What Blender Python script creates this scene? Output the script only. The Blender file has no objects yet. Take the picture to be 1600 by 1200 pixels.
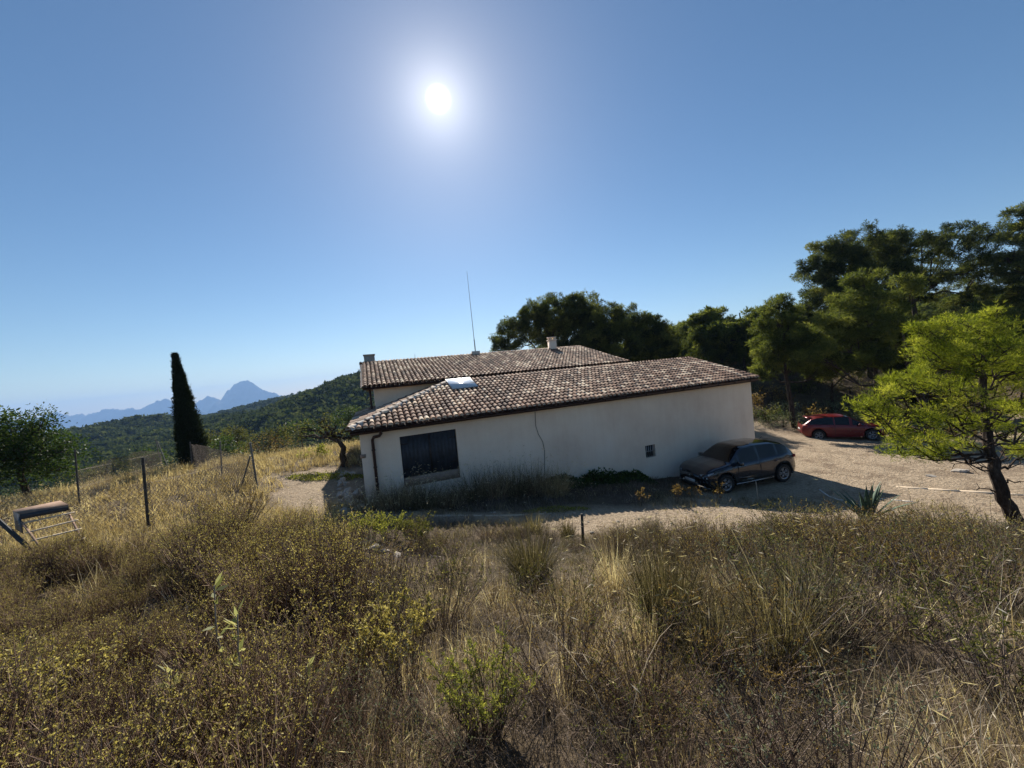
import bpy, math, random
import numpy as np
from mathutils import Matrix, Vector
R = lambda a: a * (math.pi / 180)
# ------------------------------------------------------------------ camera
CAMZ = 4.84
F = 600.0                      # focal length in px of the 1600 px wide photograph
cam_d = bpy.data.cameras.new('camera'); cam = bpy.data.objects.new('camera', cam_d)
bpy.context.scene.collection.objects.link(cam)
cam_d.sensor_width = 36; cam_d.lens = 36 * F / 1600; cam_d.clip_start = .05; cam_d.clip_end = 40000
PITCH, ROLL = -1.66, 5.5
CM = Matrix.Rotation(R(90 + PITCH), 4, 'X') @ Matrix.Rotation(R(-ROLL), 4, 'Z')
cam.matrix_world = Matrix.Translation((0, 0, CAMZ)) @ CM
bpy.context.scene.camera = cam
def ray(px, py):
    v = CM.to_3x3() @ Vector(((px - 800) / F, (600 - py) / F, -1)); return v.normalized()
def at(px, py, Y):
    d = ray(px, py); return Vector((0, 0, CAMZ)) + d * (Y / d.y)
# ------------------------------------------------------------------ light
SUN = ray(685, 155)
EL = math.asin(SUN.z); AZ = math.atan2(SUN.x, SUN.y)
sc = bpy.context.scene
w = bpy.data.worlds.new('World'); sc.world = w; w.use_nodes = True
nt = w.node_tree; nt.nodes.clear(); L = nt.links.new
sky = nt.nodes.new('ShaderNodeTexSky'); sky.sky_type = 'NISHITA'; sky.sun_disc = False
sky.sun_elevation = EL; sky.sun_rotation = AZ; sky.altitude = 500; sky.air_density = 1.0; sky.dust_density = .25; sky.ozone_density = 2.6
bg = nt.nodes.new('ShaderNodeBackground'); bg.inputs[1].default_value = .060
hsv = nt.nodes.new('ShaderNodeHueSaturation'); hsv.inputs['Saturation'].default_value = 1.12; hsv.inputs['Hue'].default_value = .4965; L(sky.outputs[0], hsv.inputs['Color']); L(hsv.outputs[0], bg.inputs[0])
# the sun's own disc and its aureole, as part of the sky
tc = nt.nodes.new('ShaderNodeTexCoord')
dp = nt.nodes.new('ShaderNodeVectorMath'); dp.operation = 'DOT_PRODUCT'; dp.inputs[1].default_value = SUN
L(tc.outputs['Generated'], dp.inputs[0])
def wmath(op, a, b=None, c=None):
    n = nt.nodes.new('ShaderNodeMath'); n.operation = op
    for i, x in enumerate((a, b, c)):
        if x is None: continue
        if isinstance(x, (int, float)): n.inputs[i].default_value = x
        else: L(x, n.inputs[i])
    return n.outputs[0]
cl = wmath('MINIMUM', dp.outputs['Value'], .9999999)
th = wmath('ARCCOSINE', cl)
def lobe(A, s, p):
    return wmath('MULTIPLY', wmath('EXPONENT', wmath('MULTIPLY', wmath('POWER', wmath('DIVIDE', th, s), p), -1.0)), A)
glow = wmath('ADD', wmath('ADD', lobe(3.5, R(1.05), 4), lobe(.40, R(3.5), 1.4)), lobe(.045, R(11.0), 1.4))
em = nt.nodes.new('ShaderNodeBackground'); em.inputs[0].default_value = (1, .95, .88, 1); L(glow, em.inputs[1])
ad = nt.nodes.new('ShaderNodeAddShader'); L(bg.outputs[0], ad.inputs[0]); L(em.outputs[0], ad.inputs[1])
wo = nt.nodes.new('ShaderNodeOutputWorld'); L(ad.outputs[0], wo.inputs[0])
sd = bpy.data.lights.new('sun', 'SUN'); sd.energy = 5.0; sd.angle = R(.53); sd.color = (1, .93, .82)
so = bpy.data.objects.new('sun', sd); sc.collection.objects.link(so)
so.rotation_euler = SUN.to_track_quat('Z', 'Y').to_euler()
sc.view_settings.view_transform = 'Standard'; sc.view_settings.look = 'None'; sc.view_settings.exposure = 0.72
sc.render.engine = 'CYCLES'
sc.cycles.max_bounces = 8; sc.cycles.transparent_max_bounces = 8; sc.cycles.volume_bounces = 1
sc.cycles.caustics_reflective = False; sc.cycles.caustics_refractive = False; sc.cycles.sample_clamp_indirect = 6
# ------------------------------------------------------------------ materials
MAT = {}
def srgb(r, g, b):
    f = lambda c: (c / 12.92 if c <= .04045 else ((c + .055) / 1.055) ** 2.4)
    return (f(r / 255), f(g / 255), f(b / 255), 1)
class NT:
    def __init__(s, name):
        s.m = bpy.data.materials.new(name); s.m.use_nodes = True; s.t = s.m.node_tree; s.t.nodes.clear()
        s.out = s.n('ShaderNodeOutputMaterial'); MAT[name] = s.m
    def n(s, typ, **kw):
        nd = s.t.nodes.new(typ)
        for k, v in kw.items(): setattr(nd, k, v)
        return nd
    def l(s, a, b): s.t.links.new(a, b)
    def noise(s, scale, detail=5, rough=.6, coord=None, dist=0):
        nd = s.n('ShaderNodeTexNoise'); nd.inputs['Scale'].default_value = scale; nd.inputs['Detail'].default_value = detail
        nd.inputs['Roughness'].default_value = rough; nd.inputs['Distortion'].default_value = dist
        if coord is not None: s.l(coord, nd.inputs['Vector'])
        return nd.outputs['Fac']
    def ramp(s, fac, stops):
        nd = s.n('ShaderNodeValToRGB'); s.l(fac, nd.inputs[0]); cr = nd.color_ramp
        while len(cr.elements) < len(stops): cr.elements.new(.5)
        for e, (p, c) in zip(cr.elements, stops): e.position = p; e.color = (c[0], c[1], c[2], 1)
        return nd.outputs[0]
    def mix(s, fac, a, b, blend='MIX'):
        nd = s.n('ShaderNodeMix', data_type='RGBA', blend_type=blend)
        for i, x in ((0, fac), (6, a), (7, b)):
            if isinstance(x, (int, float)): nd.inputs[i].default_value = x
            elif isinstance(x, (tuple, list)): nd.inputs[i].default_value = (x[0], x[1], x[2], 1)
            else: s.l(x, nd.inputs[i])
        return nd.outputs[2]
    def math(s, op, a, b=0.0):
        nd = s.n('ShaderNodeMath', operation=op)
        for i, x in ((0, a), (1, b)):
            if isinstance(x, (int, float)): nd.inputs[i].default_value = x
            else: s.l(x, nd.inputs[i])
        return nd.outputs[0]
    def attr(s, name): nd = s.n('ShaderNodeAttribute', attribute_name=name); return nd.outputs['Fac']
    def pos(s): return s.n('ShaderNodeNewGeometry').outputs['Position']
    def bump(s, h, strength=.4, dist=.02):
        nd = s.n('ShaderNodeBump'); nd.inputs['Strength'].default_value = strength; nd.inputs['Distance'].default_value = dist
        s.l(h, nd.inputs['Height']); return nd.outputs[0]
    def pr(s, col, rough=.8, metal=0, normal=None, spec=.5, coat=0):
        nd = s.n('ShaderNodeBsdfPrincipled')
        for k, x in (('Base Color', col), ('Roughness', rough), ('Metallic', metal), ('Specular IOR Level', spec), ('Coat Weight', coat)):
            if isinstance(x, (int, float)): nd.inputs[k].default_value = x
            elif isinstance(x, (tuple, list)): nd.inputs[k].default_value = (x[0], x[1], x[2], 1)
            else: s.l(x, nd.inputs[k])
        if normal is not None: s.l(normal, nd.inputs['Normal'])
        s.l(nd.outputs[0], s.out.inputs[0]); return nd
def simple(name, col, rough=.6, metal=0, nscale=6, var=.25, bump=0, spec=.5, coat=0):
    m = NT(name); c2 = tuple(x * (1 - var) for x in col[:3]); c3 = tuple(min(1, x * (1 + var)) for x in col[:3])
    tcn = m.n('ShaderNodeTexCoord').outputs['Object']
    f = m.noise(nscale, 6, .65, tcn)
    c = m.ramp(f, [(.3, c2), (.7, c3)])
    m.pr(c, rough, metal, m.bump(f, .5, bump) if bump else None, spec, coat); return m.m
def leafy(name, stops, trans=.35, rough=.7, spec=.15):
    """thin plant tissue: diffuse + light shining through, colour spread by the per-leaf random 'tint'"""
    m = NT(name); c = m.ramp(m.attr('tint'), stops)
    d = m.n('ShaderNodeBsdfPrincipled'); m.l(c, d.inputs['Base Color']); d.inputs['Roughness'].default_value = rough; d.inputs['Specular IOR Level'].default_value = spec
    t = m.n('ShaderNodeBsdfTranslucent'); m.l(m.mix(1, c, (1.25, 1.25, .75), 'MULTIPLY'), t.inputs[0])
    x = m.n('ShaderNodeMixShader'); x.inputs[0].default_value = trans
    m.l(d.outputs[0], x.inputs[1]); m.l(t.outputs[0], x.inputs[2]); m.l(x.outputs[0], m.out.inputs[0]); return m.m
# ------------------------------------------------------------------ meshes
COL = sc.collection
def mk(name, V, FA, mat=None, parent=None, tint=None, smooth=False, sharp=None, extra=None):
    """V (N,3); FA list of (M,k) index arrays; one mesh object"""
    V = np.asarray(V, dtype=np.float32).reshape(-1, 3)
    FA = [np.asarray(f, dtype=np.int32) for f in FA if len(f)]
    me = bpy.data.meshes.new(name)
    me.vertices.add(len(V)); me.vertices.foreach_set('co', V.ravel())
    idx = np.concatenate([f.ravel() for f in FA]); siz = np.concatenate([np.full(len(f), f.shape[1], dtype=np.int32) for f in FA])
    st = np.concatenate([[0], np.cumsum(siz)[:-1]]).astype(np.int32)
    me.loops.add(len(idx)); me.loops.foreach_set('vertex_index', idx)
    me.polygons.add(len(siz)); me.polygons.foreach_set('loop_start', st)
    try: me.polygons.foreach_set('loop_total', siz)
    except Exception: pass
    if smooth: me.polygons.foreach_set('use_smooth', np.ones(len(siz), dtype=bool))
    me.update(calc_edges=True)
    if tint is not None:
        a = me.attributes.new('tint', 'FLOAT', 'POINT'); a.data.foreach_set('value', np.asarray(tint, dtype=np.float32))
    for k, v in (extra or {}).items():
        a = me.attributes.new(k, 'FLOAT', 'POINT'); a.data.foreach_set('value', np.asarray(v, dtype=np.float32))
    me.validate()
    if smooth and sharp is not None:
        try: me.set_sharp_from_angle(angle=R(sharp))
        except Exception: pass
    if mat is not None: me.materials.append(MAT[mat] if isinstance(mat, str) else mat)
    o = bpy.data.objects.new(name, me); COL.objects.link(o)
    if parent is not None: o.parent = parent
    return o
def rebase(o, p):
    """move a top-level mesh's origin to its base point p, geometry staying put"""
    p = Vector(p); o.data.transform(Matrix.Translation(-p)); o.location = p; return o
class MB:
    def __init__(s): s.V = []; s.Fs = {}; s.T = []; s.n = 0
    def add(s, V, F, tint=.5):
        V = np.asarray(V, dtype=np.float64).reshape(-1, 3)
        if isinstance(F, np.ndarray): F = [F]
        for f in F:
            f = np.asarray(f, dtype=np.int64)
            if f.size: s.Fs.setdefault(f.shape[1], []).append(f + s.n)
        s.T.append(np.full(len(V), tint) if np.isscalar(tint) else np.asarray(tint)); s.V.append(V); s.n += len(V); return s
    def box(s, c, size, rz=0, M=None, tint=.5):
        x, y, z = [q / 2 for q in size]
        V = np.array([(-x, -y, -z), (x, -y, -z), (x, y, -z), (-x, y, -z), (-x, -y, z), (x, -y, z), (x, y, z), (-x, y, z)])
        if M is not None: V = V @ np.array(M).T
        if rz: cz, sz = math.cos(rz), math.sin(rz); V = V @ np.array([(cz, sz, 0), (-sz, cz, 0), (0, 0, 1)])
        return s.add(V + np.array(c), np.array([(0, 3, 2, 1), (4, 5, 6, 7), (0, 1, 5, 4), (1, 2, 6, 5), (2, 3, 7, 6), (3, 0, 4, 7)]), tint)
    def hexa(s, b, t, tint=.5):
        return s.add(np.array(list(b) + list(t)), np.array([(0, 3, 2, 1), (4, 5, 6, 7), (0, 1, 5, 4), (1, 2, 6, 5), (2, 3, 7, 6), (3, 0, 4, 7)]), tint)
    def tube(s, pts, rad, n=8, tint=.5, caps=True):
        pts = np.array([tuple(p) for p in pts], dtype=float); k = len(pts)
        rad = np.full(k, rad) if np.isscalar(rad) else np.array(rad)
        tan = np.gradient(pts, axis=0); tan /= np.linalg.norm(tan, axis=1)[:, None] + 1e-12
        up = np.array([0, 0, 1.]) if abs(tan[0][2]) < .9 else np.array([1., 0, 0])
        V = []
        u = np.cross(tan[0], up); u /= np.linalg.norm(u)
        for i in range(k):
            u = u - tan[i] * np.dot(u, tan[i]); u /= np.linalg.norm(u); v = np.cross(tan[i], u)
            a = np.arange(n) * 2 * math.pi / n
            V.append(pts[i] + rad[i] * (np.cos(a)[:, None] * u + np.sin(a)[:, None] * v))
        V = np.concatenate(V); i = np.arange(n); j = (i + 1) % n; Fq = []
        for q in range(k - 1): Fq.append(np.stack([q * n + i, q * n + j, (q + 1) * n + j, (q + 1) * n + i], 1))
        FF = [np.concatenate(Fq)]
        if caps: FF.append(np.array([tuple(i[::-1]), tuple(i + (k - 1) * n)]))
        return s.add(V, FF, tint)
    def build(s, name, mat, parent=None, smooth=False, sharp=35, tint=False):
        FA = [np.concatenate(v) for v in s.Fs.values()]
        return mk(name, np.concatenate(s.V), FA, mat, parent, np.concatenate(s.T) if tint else None, smooth, sharp)
def tag(o, label=None, cat=None, group=None, kind=None):
    if label: o['label'] = label
    if cat: o['category'] = cat
    if group: o['group'] = group
    if kind: o['kind'] = kind
    return o
def empty(name, loc, rz=0):
    o = bpy.data.objects.new(name, None); o.location = loc; o.rotation_euler = (0, 0, rz); o.empty_display_size = .2; COL.objects.link(o); return o
def copy_tree(o, parent=None):
    c = o.copy(); COL.objects.link(c); c.parent = parent
    for ch in list(o.children): copy_tree(ch, c)
    return c
def keep(o, root):
    """parent a mesh built in world space to a thing's root"""
    o.parent = root; M = Matrix.Translation(root.location) @ Matrix.Rotation(root.rotation_euler[2], 4, 'Z')
    o.data.transform(M.inverted()); return o
# vectorised blades, sticks and leaves ------------------------------------
def rs(seed): return np.random.default_rng(seed)
def blades(B, az, Ln, lean, bend, wd, S=3, tw=None, seed=0):
    N = len(B); g = rs(seed + 77); ds = Ln / S
    P = B.copy(); h = np.stack([np.cos(az), np.sin(az)], 1)
    sa = az + math.pi / 2 + g.uniform(-.9, .9, N); side = np.stack([np.cos(sa), np.sin(sa), np.zeros(N)], 1)
    out = []
    for k in range(S + 1):
        wk = wd * (1 - (k / S) ** 1.6 * .92) / 2
        out.append(P - side * wk[:, None]); out.append(P + side * wk[:, None])
        th_ = lean + bend * ((k + .5) / S)
        st = np.sin(th_)[:, None]; P = P + np.concatenate([h * st, np.cos(th_)[:, None]], 1) * ds[:, None]
    V = np.stack(out, 1).reshape(-1, 3); b = np.arange(N)[:, None] * 2 * (S + 1)
    Fq = np.concatenate([b + np.array([[2 * k, 2 * k + 1, 2 * k + 3, 2 * k + 2]]) for k in range(S)])
    return V, Fq, P
def sticks(P0, P1, r0, r1):
    N = len(P0); d = P1 - P0; d /= np.linalg.norm(d, axis=1)[:, None] + 1e-9
    ref = np.where(np.abs(d[:, 2:3]) > .9, np.array([[1., 0, 0]]), np.array([[0, 0, 1.]])); u = np.cross(d, ref); u /= np.linalg.norm(u, axis=1)[:, None]; v = np.cross(d, u)
    r0 = np.broadcast_to(r0, (N,)); r1 = np.broadcast_to(r1, (N,)); out = []
    for P, r in ((P0, r0), (P1, r1)):
        for a in (0, 2.094, 4.189): out.append(P + r[:, None] * (math.cos(a) * u + math.sin(a) * v))
    V = np.stack(out, 1).reshape(-1, 3); b = np.arange(N)[:, None] * 6
    return V, np.concatenate([b + np.array([q]) for q in ((0, 1, 4, 3), (1, 2, 5, 4), (2, 0, 3, 5))])
def leaves(C, D, Ln, wd, seed=0):
    """rhombic leaves from C along direction D"""
    N = len(C); g = rs(seed + 5); D = D / (np.linalg.norm(D, axis=1)[:, None] + 1e-9)
    q = g.normal(size=(N, 3)); s_ = np.cross(D, q); s_ /= np.linalg.norm(s_, axis=1)[:, None] + 1e-9
    Ln = np.broadcast_to(Ln, (N,))[:, None]; wd = np.broadcast_to(wd, (N,))[:, None]
    V = np.stack([C, C + D * Ln * .45 + s_ * wd / 2, C + D * Ln, C + D * Ln * .45 - s_ * wd / 2], 1).reshape(-1, 3)
    return V, np.arange(N)[:, None] * 4 + np.array([[0, 1, 2, 3]])
def rdir(g, N, up=0.0):
    d = g.normal(size=(N, 3)); d /= np.linalg.norm(d, axis=1)[:, None]; d[:, 2] += up; return d / np.linalg.norm(d, axis=1)[:, None]
# ------------------------------------------------------------------ house frame: t along the front wall, n away from the camera
TV = np.array([.94, .3412]); TV /= np.linalg.norm(TV); NV = np.array([-TV[1], TV[0]])
def W(t, n, z): return (t * TV[0] + n * NV[0], t * TV[1] + n * NV[1], z)
def Warr(A): A = np.asarray(A, float); return np.stack([A[:, 0] * TV[0] + A[:, 1] * NV[0], A[:, 0] * TV[1] + A[:, 1] * NV[1], A[:, 2]], 1)
def tnz(px, py, n):
    d = ray(px, py); k = n / (d.x * NV[0] + d.y * NV[1]); p = Vector((0, 0, CAMZ)) + d * k
    return p.x * TV[0] + p.y * TV[1], p.z
# ------------------------------------------------------------------ terrain
def hsh(ix, iy, seed):
    h = (ix * 374761393 + iy * 668265263 + seed * 974711) & 0x7fffffff
    h = ((h ^ (h >> 13)) * 1274126177) & 0x7fffffff
    return ((h ^ (h >> 16)) & 0xffff) / 65535.0
def vn(x, y, f, seed=0):
    x = np.asarray(x, float) * f; y = np.asarray(y, float) * f; ix = np.floor(x).astype(np.int64); iy = np.floor(y).astype(np.int64)
    u = x - ix; v = y - iy; u = u * u * (3 - 2 * u); v = v * v * (3 - 2 * v)
    return (hsh(ix, iy, seed) * (1 - u) + hsh(ix + 1, iy, seed) * u) * (1 - v) + (hsh(ix, iy + 1, seed) * (1 - u) + hsh(ix + 1, iy + 1, seed) * u) * v - .5
def sst(a, b, x): t = np.clip((np.asarray(x, float) - a) / (b - a), 0, 1); return t * t * (3 - 2 * t)
CP = [(0, 0, 3.25), (-2, 1, 3.15), (2, 1, 3.1), (0, -6, 3.6), (-8, -6, 3.4), (8, -6, 3.4), (-5, 1, 2.9), (5, 1, 2.8), (0, 3, 2.55), (-3, 3.5, 2.5), (3, 3.5, 2.35),
      (0, 5, 2.0), (3, 6, 1.6), (6, 4, 1.9), (9, 3, 1.8), (14, 2, 1.6), (-3, 6, 1.95), (-6, 5, 2.2), (-9, 4, 2.35), (-14, 3, 2.4), (-16, -4, 3),
      (0, 8.4, 1.27), (1.6, 9.85, 1.12), (4, 9, .95), (5, 10.65, .74), (6, 9, .75), (8, 8.3, .45), (10.2, 7.9, .4), (-1.5, 8.3, 1.48), (-1.24, 9.36, 1.42), (-3, 9.6, 1.58), (-4, 10, 1.55), (-2.5, 10.8, 1.25), (1.5, 12, .9), (4.5, 13, .5), (-4.6, 11.2, 1.4), (0, 13, 1.05), (4, 14.5, .5), (6.4, 15.3, .02),
      (10.4, 16.8, 0), (7, 12.6, .0), (9, 13.5, 0), (11, 12, .05), (13, 10, .15), (17, 9, .2), (16, 14, -.05), (18.3, 22.3, -.62), (15, 19, -.25), (22, 17, -.35), (12, 20, -.1), (26, 25, -.2),
      (-5.5, 8, 1.85), (-7.5, 8, 2.0), (-9.2, 9.4, 1.95), (-11.5, 8, 2.1), (-14, 12, 2.05), (-15, 18, 1.9), (-12, 14, 1.9), (-8.5, 12.5, 1.75), (-6.1, 11.6, 1.45), (-6, 14, 1.35), (-7.9, 17, 1.4), (-8, 22, 1.5), (-11, 20, 1.6), (-18, 12, 1.9),
      (-18, 24, .5), (-10, 28, .8), (0, 20, 1.1), (0, 28, 1.1), (8, 24, .6), (10, 34, 1.3), (18, 32, 2.2), (28, 30, 2.6), (30, 20, 1.2), (30, 10, .8), (-26, 16, .6), (-30, 30, -2), (-12, 42, -2), (22, 44, 3.2), (38, 38, 3.6), (2, 44, 1.2), (-24, -10, 2), (24, -10, 3)]
CP = np.array(CP, float)
def tps_k(r): return np.where(r > 1e-9, r * r * np.log(r + 1e-12), 0)
_n = len(CP); _A = np.zeros((_n + 3, _n + 3)); _r = np.hypot(CP[:, None, 0] - CP[None, :, 0], CP[:, None, 1] - CP[None, :, 1])
_A[:_n, :_n] = tps_k(_r) + np.eye(_n) * .35; _A[:_n, _n:] = np.stack([np.ones(_n), CP[:, 0], CP[:, 1]], 1); _A[_n:, :_n] = _A[:_n, _n:].T
_w = np.linalg.solve(_A, np.concatenate([CP[:, 2], np.zeros(3)]))
def near_h(x, y):
    out = _w[_n] + _w[_n + 1] * x + _w[_n + 2] * y
    for i in range(_n): out = out + _w[i] * tps_k(np.hypot(x - CP[i, 0], y - CP[i, 1]))
    return out
def pw(px, py, Y): p = at(px, py, Y); return (p.x, p.y, p.z)
HILLS = []   # (x, y, top z above base, sx, sy, rot)
for px, py, Y, sx, sy in ((225, 657, 320, 32, 60), (185, 671, 310, 34, 60), (262, 661, 325, 36, 60), (300, 668, 330, 40, 60), (150, 690, 300, 45, 60),
                          (600, 596, 250, 70, 75), (530, 628, 250, 45, 60), (470, 645, 255, 40, 50), (400, 656, 262, 38, 50), (350, 678, 270, 38, 50), (500, 616, 620, 110, 120), (640, 600, 500, 120, 120)):
    HILLS.append(pw(px, py, Y) + (sx, sy))
BASE_L = -20.0
def far_h(x, y):
    a = np.arctan2(x, y)
    right = sst(R(-8), R(22), a)
    r = np.hypot(x, y)
    base = BASE_L * (1 - right) + right * (2.0 + 6 * sst(40, 150, r) + 6 * sst(150, 400, r))
    top = base.copy()
    for hx, hy, hz, sx, sy in HILLS:
        g = np.exp(-((x - hx) / sx) ** 2 - ((y - hy) / sy) ** 2)
        top = np.maximum(top, base + (hz - base) * g)
    k = sst(900, 2500, r)
    h = top * (1 - k) + (-260) * k
    n = vn(x, y, .012, 3) * 9 + vn(x, y, .03, 4) * 4 + vn(x, y, .08, 5) * 1.2
    return h + n * sst(60, 160, r) * (1 - sst(800, 3000, r)) * .8
def gh(x, y):
    x = np.asarray(x, float); y = np.asarray(y, float); r = np.hypot(x, y)
    k = sst(34, 75, r)
    rr = np.minimum(1, 55 / np.maximum(r, 1e-6)); nh = near_h(x * rr, y * rr)
    h = nh * (1 - k) + far_h(x, y) * k
    rough = 1 - .8 * yardmask(x, y)
    h = h + (vn(x, y, .8, 1) * .10 + vn(x, y, 2.3, 2) * .06 + vn(x, y, 6, 6) * .03) * rough * (1 - sst(60, 120, r)) + (vn(x, y, 9, 8) * .022 + vn(x, y, 3.7, 9) * .03) * (r < 40)
    return h
def inpoly(x, y, P):
    x = np.asarray(x, float); y = np.asarray(y, float); c = np.zeros(x.shape, bool); j = len(P) - 1
    for i in range(len(P)):
        xi, yi = P[i]; xj, yj = P[j]
        hit = ((yi > y) != (yj > y)) & (x < (xj - xi) * (y - yi) / (yj - yi + 1e-12) + xi); c ^= hit; j = i
    return c
def pdist(x, y, P):
    x = np.asarray(x, float); y = np.asarray(y, float); d = np.full(x.shape, 1e9); n_ = len(P)
    for i in range(n_):
        ax, ay = P[i]; bx, by = P[(i + 1) % n_]; ex, ey = bx - ax, by - ay
        t = np.clip(((x - ax) * ex + (y - ay) * ey) / (ex * ex + ey * ey + 1e-12), 0, 1)
        d = np.minimum(d, np.hypot(x - ax - t * ex, y - ay - t * ey))
    return d
YARD = [(-4.0, 9.4), (-2.2, 8.9), (0, 8.7), (1.6, 8.4), (3.4, 8.3), (5.6, 8.5), (7.3, 9.5), (8.4, 10.0), (9.6, 9.4), (10.5, 8.6), (12, 7.8), (16, 7.2), (26, 7.5), (32, 12), (28, 18), (26, 23), (21, 26), (14, 25), (10.5, 22),
        (10.4, 17.2), (7.2, 15.6), (6.0, 14.2), (5.9, 11.4), (2.5, 10.2), (0, 9.9), (-3.2, 10.2), (-4.6, 10.4)]
PATHL = [(-5.2, 10.2), (-5.6, 12), (-5.9, 14), (-6.5, 16.5), (-8.8, 17), (-9.6, 15), (-8.5, 13), (-7.2, 11.6), (-6.3, 10)]
def smask(x, y, P, wd=.5):
    d = pdist(x, y, P) * np.where(inpoly(x, y, P), 1, -1) + vn(x, y, .9, 11) * 1.0 + vn(x, y, 3, 12) * .35
    return sst(-wd, wd, d)
def yardmask(x, y): return smask(x, y, YARD)
def pathmask(x, y): return smask(x, y, PATHL)
def G(x, y): return float(gh(np.array([x]), np.array([y]))[0])
def gp(px, py, tmax=400):
    """the point of the ground seen at a pixel"""
    d = ray(px, py); t = np.concatenate([np.arange(.6, 60, .05), np.arange(60, tmax, 1.0)])
    z = CAMZ + d.z * t; g = gh(d.x * t, d.y * t); k = np.argmax(z < g)
    if not (z < g).any(): k = len(t) - 1
    return Vector((d.x * t[k], d.y * t[k], g[k]))
# ground mesh -------------------------------------------------------------
def ground_mats():
    m = NT('soil'); p = m.pos()
    y = m.attr('yard'); n1 = m.noise(1.3, 8, .7, p); n2 = m.noise(9, 6, .7, p); n3 = m.noise(.25, 4, .6, p)
    soil = m.ramp(n2, [(.25, (.06, .042, .03)), (.5, (.12, .088, .06)), (.75, (.22, .165, .11))])
    litter = m.ramp(n1, [(.3, (.20, .15, .09)), (.6, (.10, .075, .045)), (.8, (.06, .055, .03))])
    a = m.mix(m.ramp(n3, [(.4, (0, 0, 0)), (.6, (1, 1, 1))]), soil, litter)
    v = m.n('ShaderNodeTexVoronoi'); v.inputs['Scale'].default_value = 14; m.l(p, v.inputs['Vector'])
    n4 = m.noise(32, 5, .75, p)
    d0 = m.ramp(n2, [(.25, (.20, .135, .09)), (.5, (.43, .33, .225)), (.75, (.70, .57, .42))])
    d1 = m.mix(m.ramp(n1, [(.42, (0, 0, 0)), (.62, (1, 1, 1))]), d0, m.ramp(n4, [(.35, (.22, .16, .10)), (.65, (.66, .53, .38))]))
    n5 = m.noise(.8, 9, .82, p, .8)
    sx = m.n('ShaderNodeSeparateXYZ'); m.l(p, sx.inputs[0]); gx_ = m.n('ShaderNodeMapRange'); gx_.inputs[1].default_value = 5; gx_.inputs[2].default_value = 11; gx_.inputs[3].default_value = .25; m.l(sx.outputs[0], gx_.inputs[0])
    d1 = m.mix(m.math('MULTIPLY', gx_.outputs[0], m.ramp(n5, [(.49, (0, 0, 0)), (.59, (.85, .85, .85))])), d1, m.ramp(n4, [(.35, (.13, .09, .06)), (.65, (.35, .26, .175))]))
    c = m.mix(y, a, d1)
    farc = m.ramp(m.noise(.02, 6, .7, p), [(.35, (.035, .045, .02)), (.6, (.06, .06, .03)), (.75, (.10, .085, .05))])
    c = m.mix(m.attr('far'), c, farc)
    h = m.math('ADD', m.math('MULTIPLY', n2, 1.0), m.math('MULTIPLY', n4, .5))
    h = m.math('ADD', h, m.math('MULTIPLY', v.outputs['Distance'], .35))
    m.pr(c, .95, 0, m.bump(h, 1.0, .09), .2)
ground_mats()
az = np.concatenate([np.arange(-180, -62, 3), np.arange(-62, 62, .3), np.arange(62, 180.01, 3)])
az[-1] = 180; azr = np.radians(az)
rr = [.25]
while rr[-1] < 14000: rr.append(rr[-1] * (1.017 if rr[-1] < 60 else 1.03))
rr = np.array(rr); A2, R2 = np.meshgrid(azr[:-1], rr); X = R2 * np.sin(A2); Y = R2 * np.cos(A2)
Z = gh(X, Y); na = len(az) - 1; nr = len(rr)
V = np.stack([X.ravel(), Y.ravel(), Z.ravel()], 1); V = np.concatenate([V, [[0, 0, G(0, 0)]]])
i, j = np.meshgrid(np.arange(nr - 1), np.arange(na), indexing='ij'); j2 = (j + 1) % na
Q = np.stack([i * na + j, (i + 1) * na + j, (i + 1) * na + j2, i * na + j2], -1).reshape(-1, 4)[:, ::-1]
jj = np.arange(na); T3 = np.stack([np.full(na, nr * na), jj, (jj + 1) % na], 1)[:, ::-1]
ym = np.maximum(yardmask(V[:, 0], V[:, 1]), pathmask(V[:, 0], V[:, 1]) * .85); fm = sst(45, 110, np.hypot(V[:, 0], V[:, 1]))
fy = ym[Q].mean(1) > .5
def sub(Vx, q):
    u, inv = np.unique(q, return_inverse=True); return Vx[u], inv.reshape(q.shape), u
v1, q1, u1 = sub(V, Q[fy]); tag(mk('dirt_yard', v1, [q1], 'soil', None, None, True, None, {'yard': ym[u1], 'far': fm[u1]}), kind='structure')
o = mk('ground', V, [Q[~fy], T3], 'soil', None, None, True, None, {'yard': ym, 'far': fm}); tag(o, kind='structure')
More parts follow.
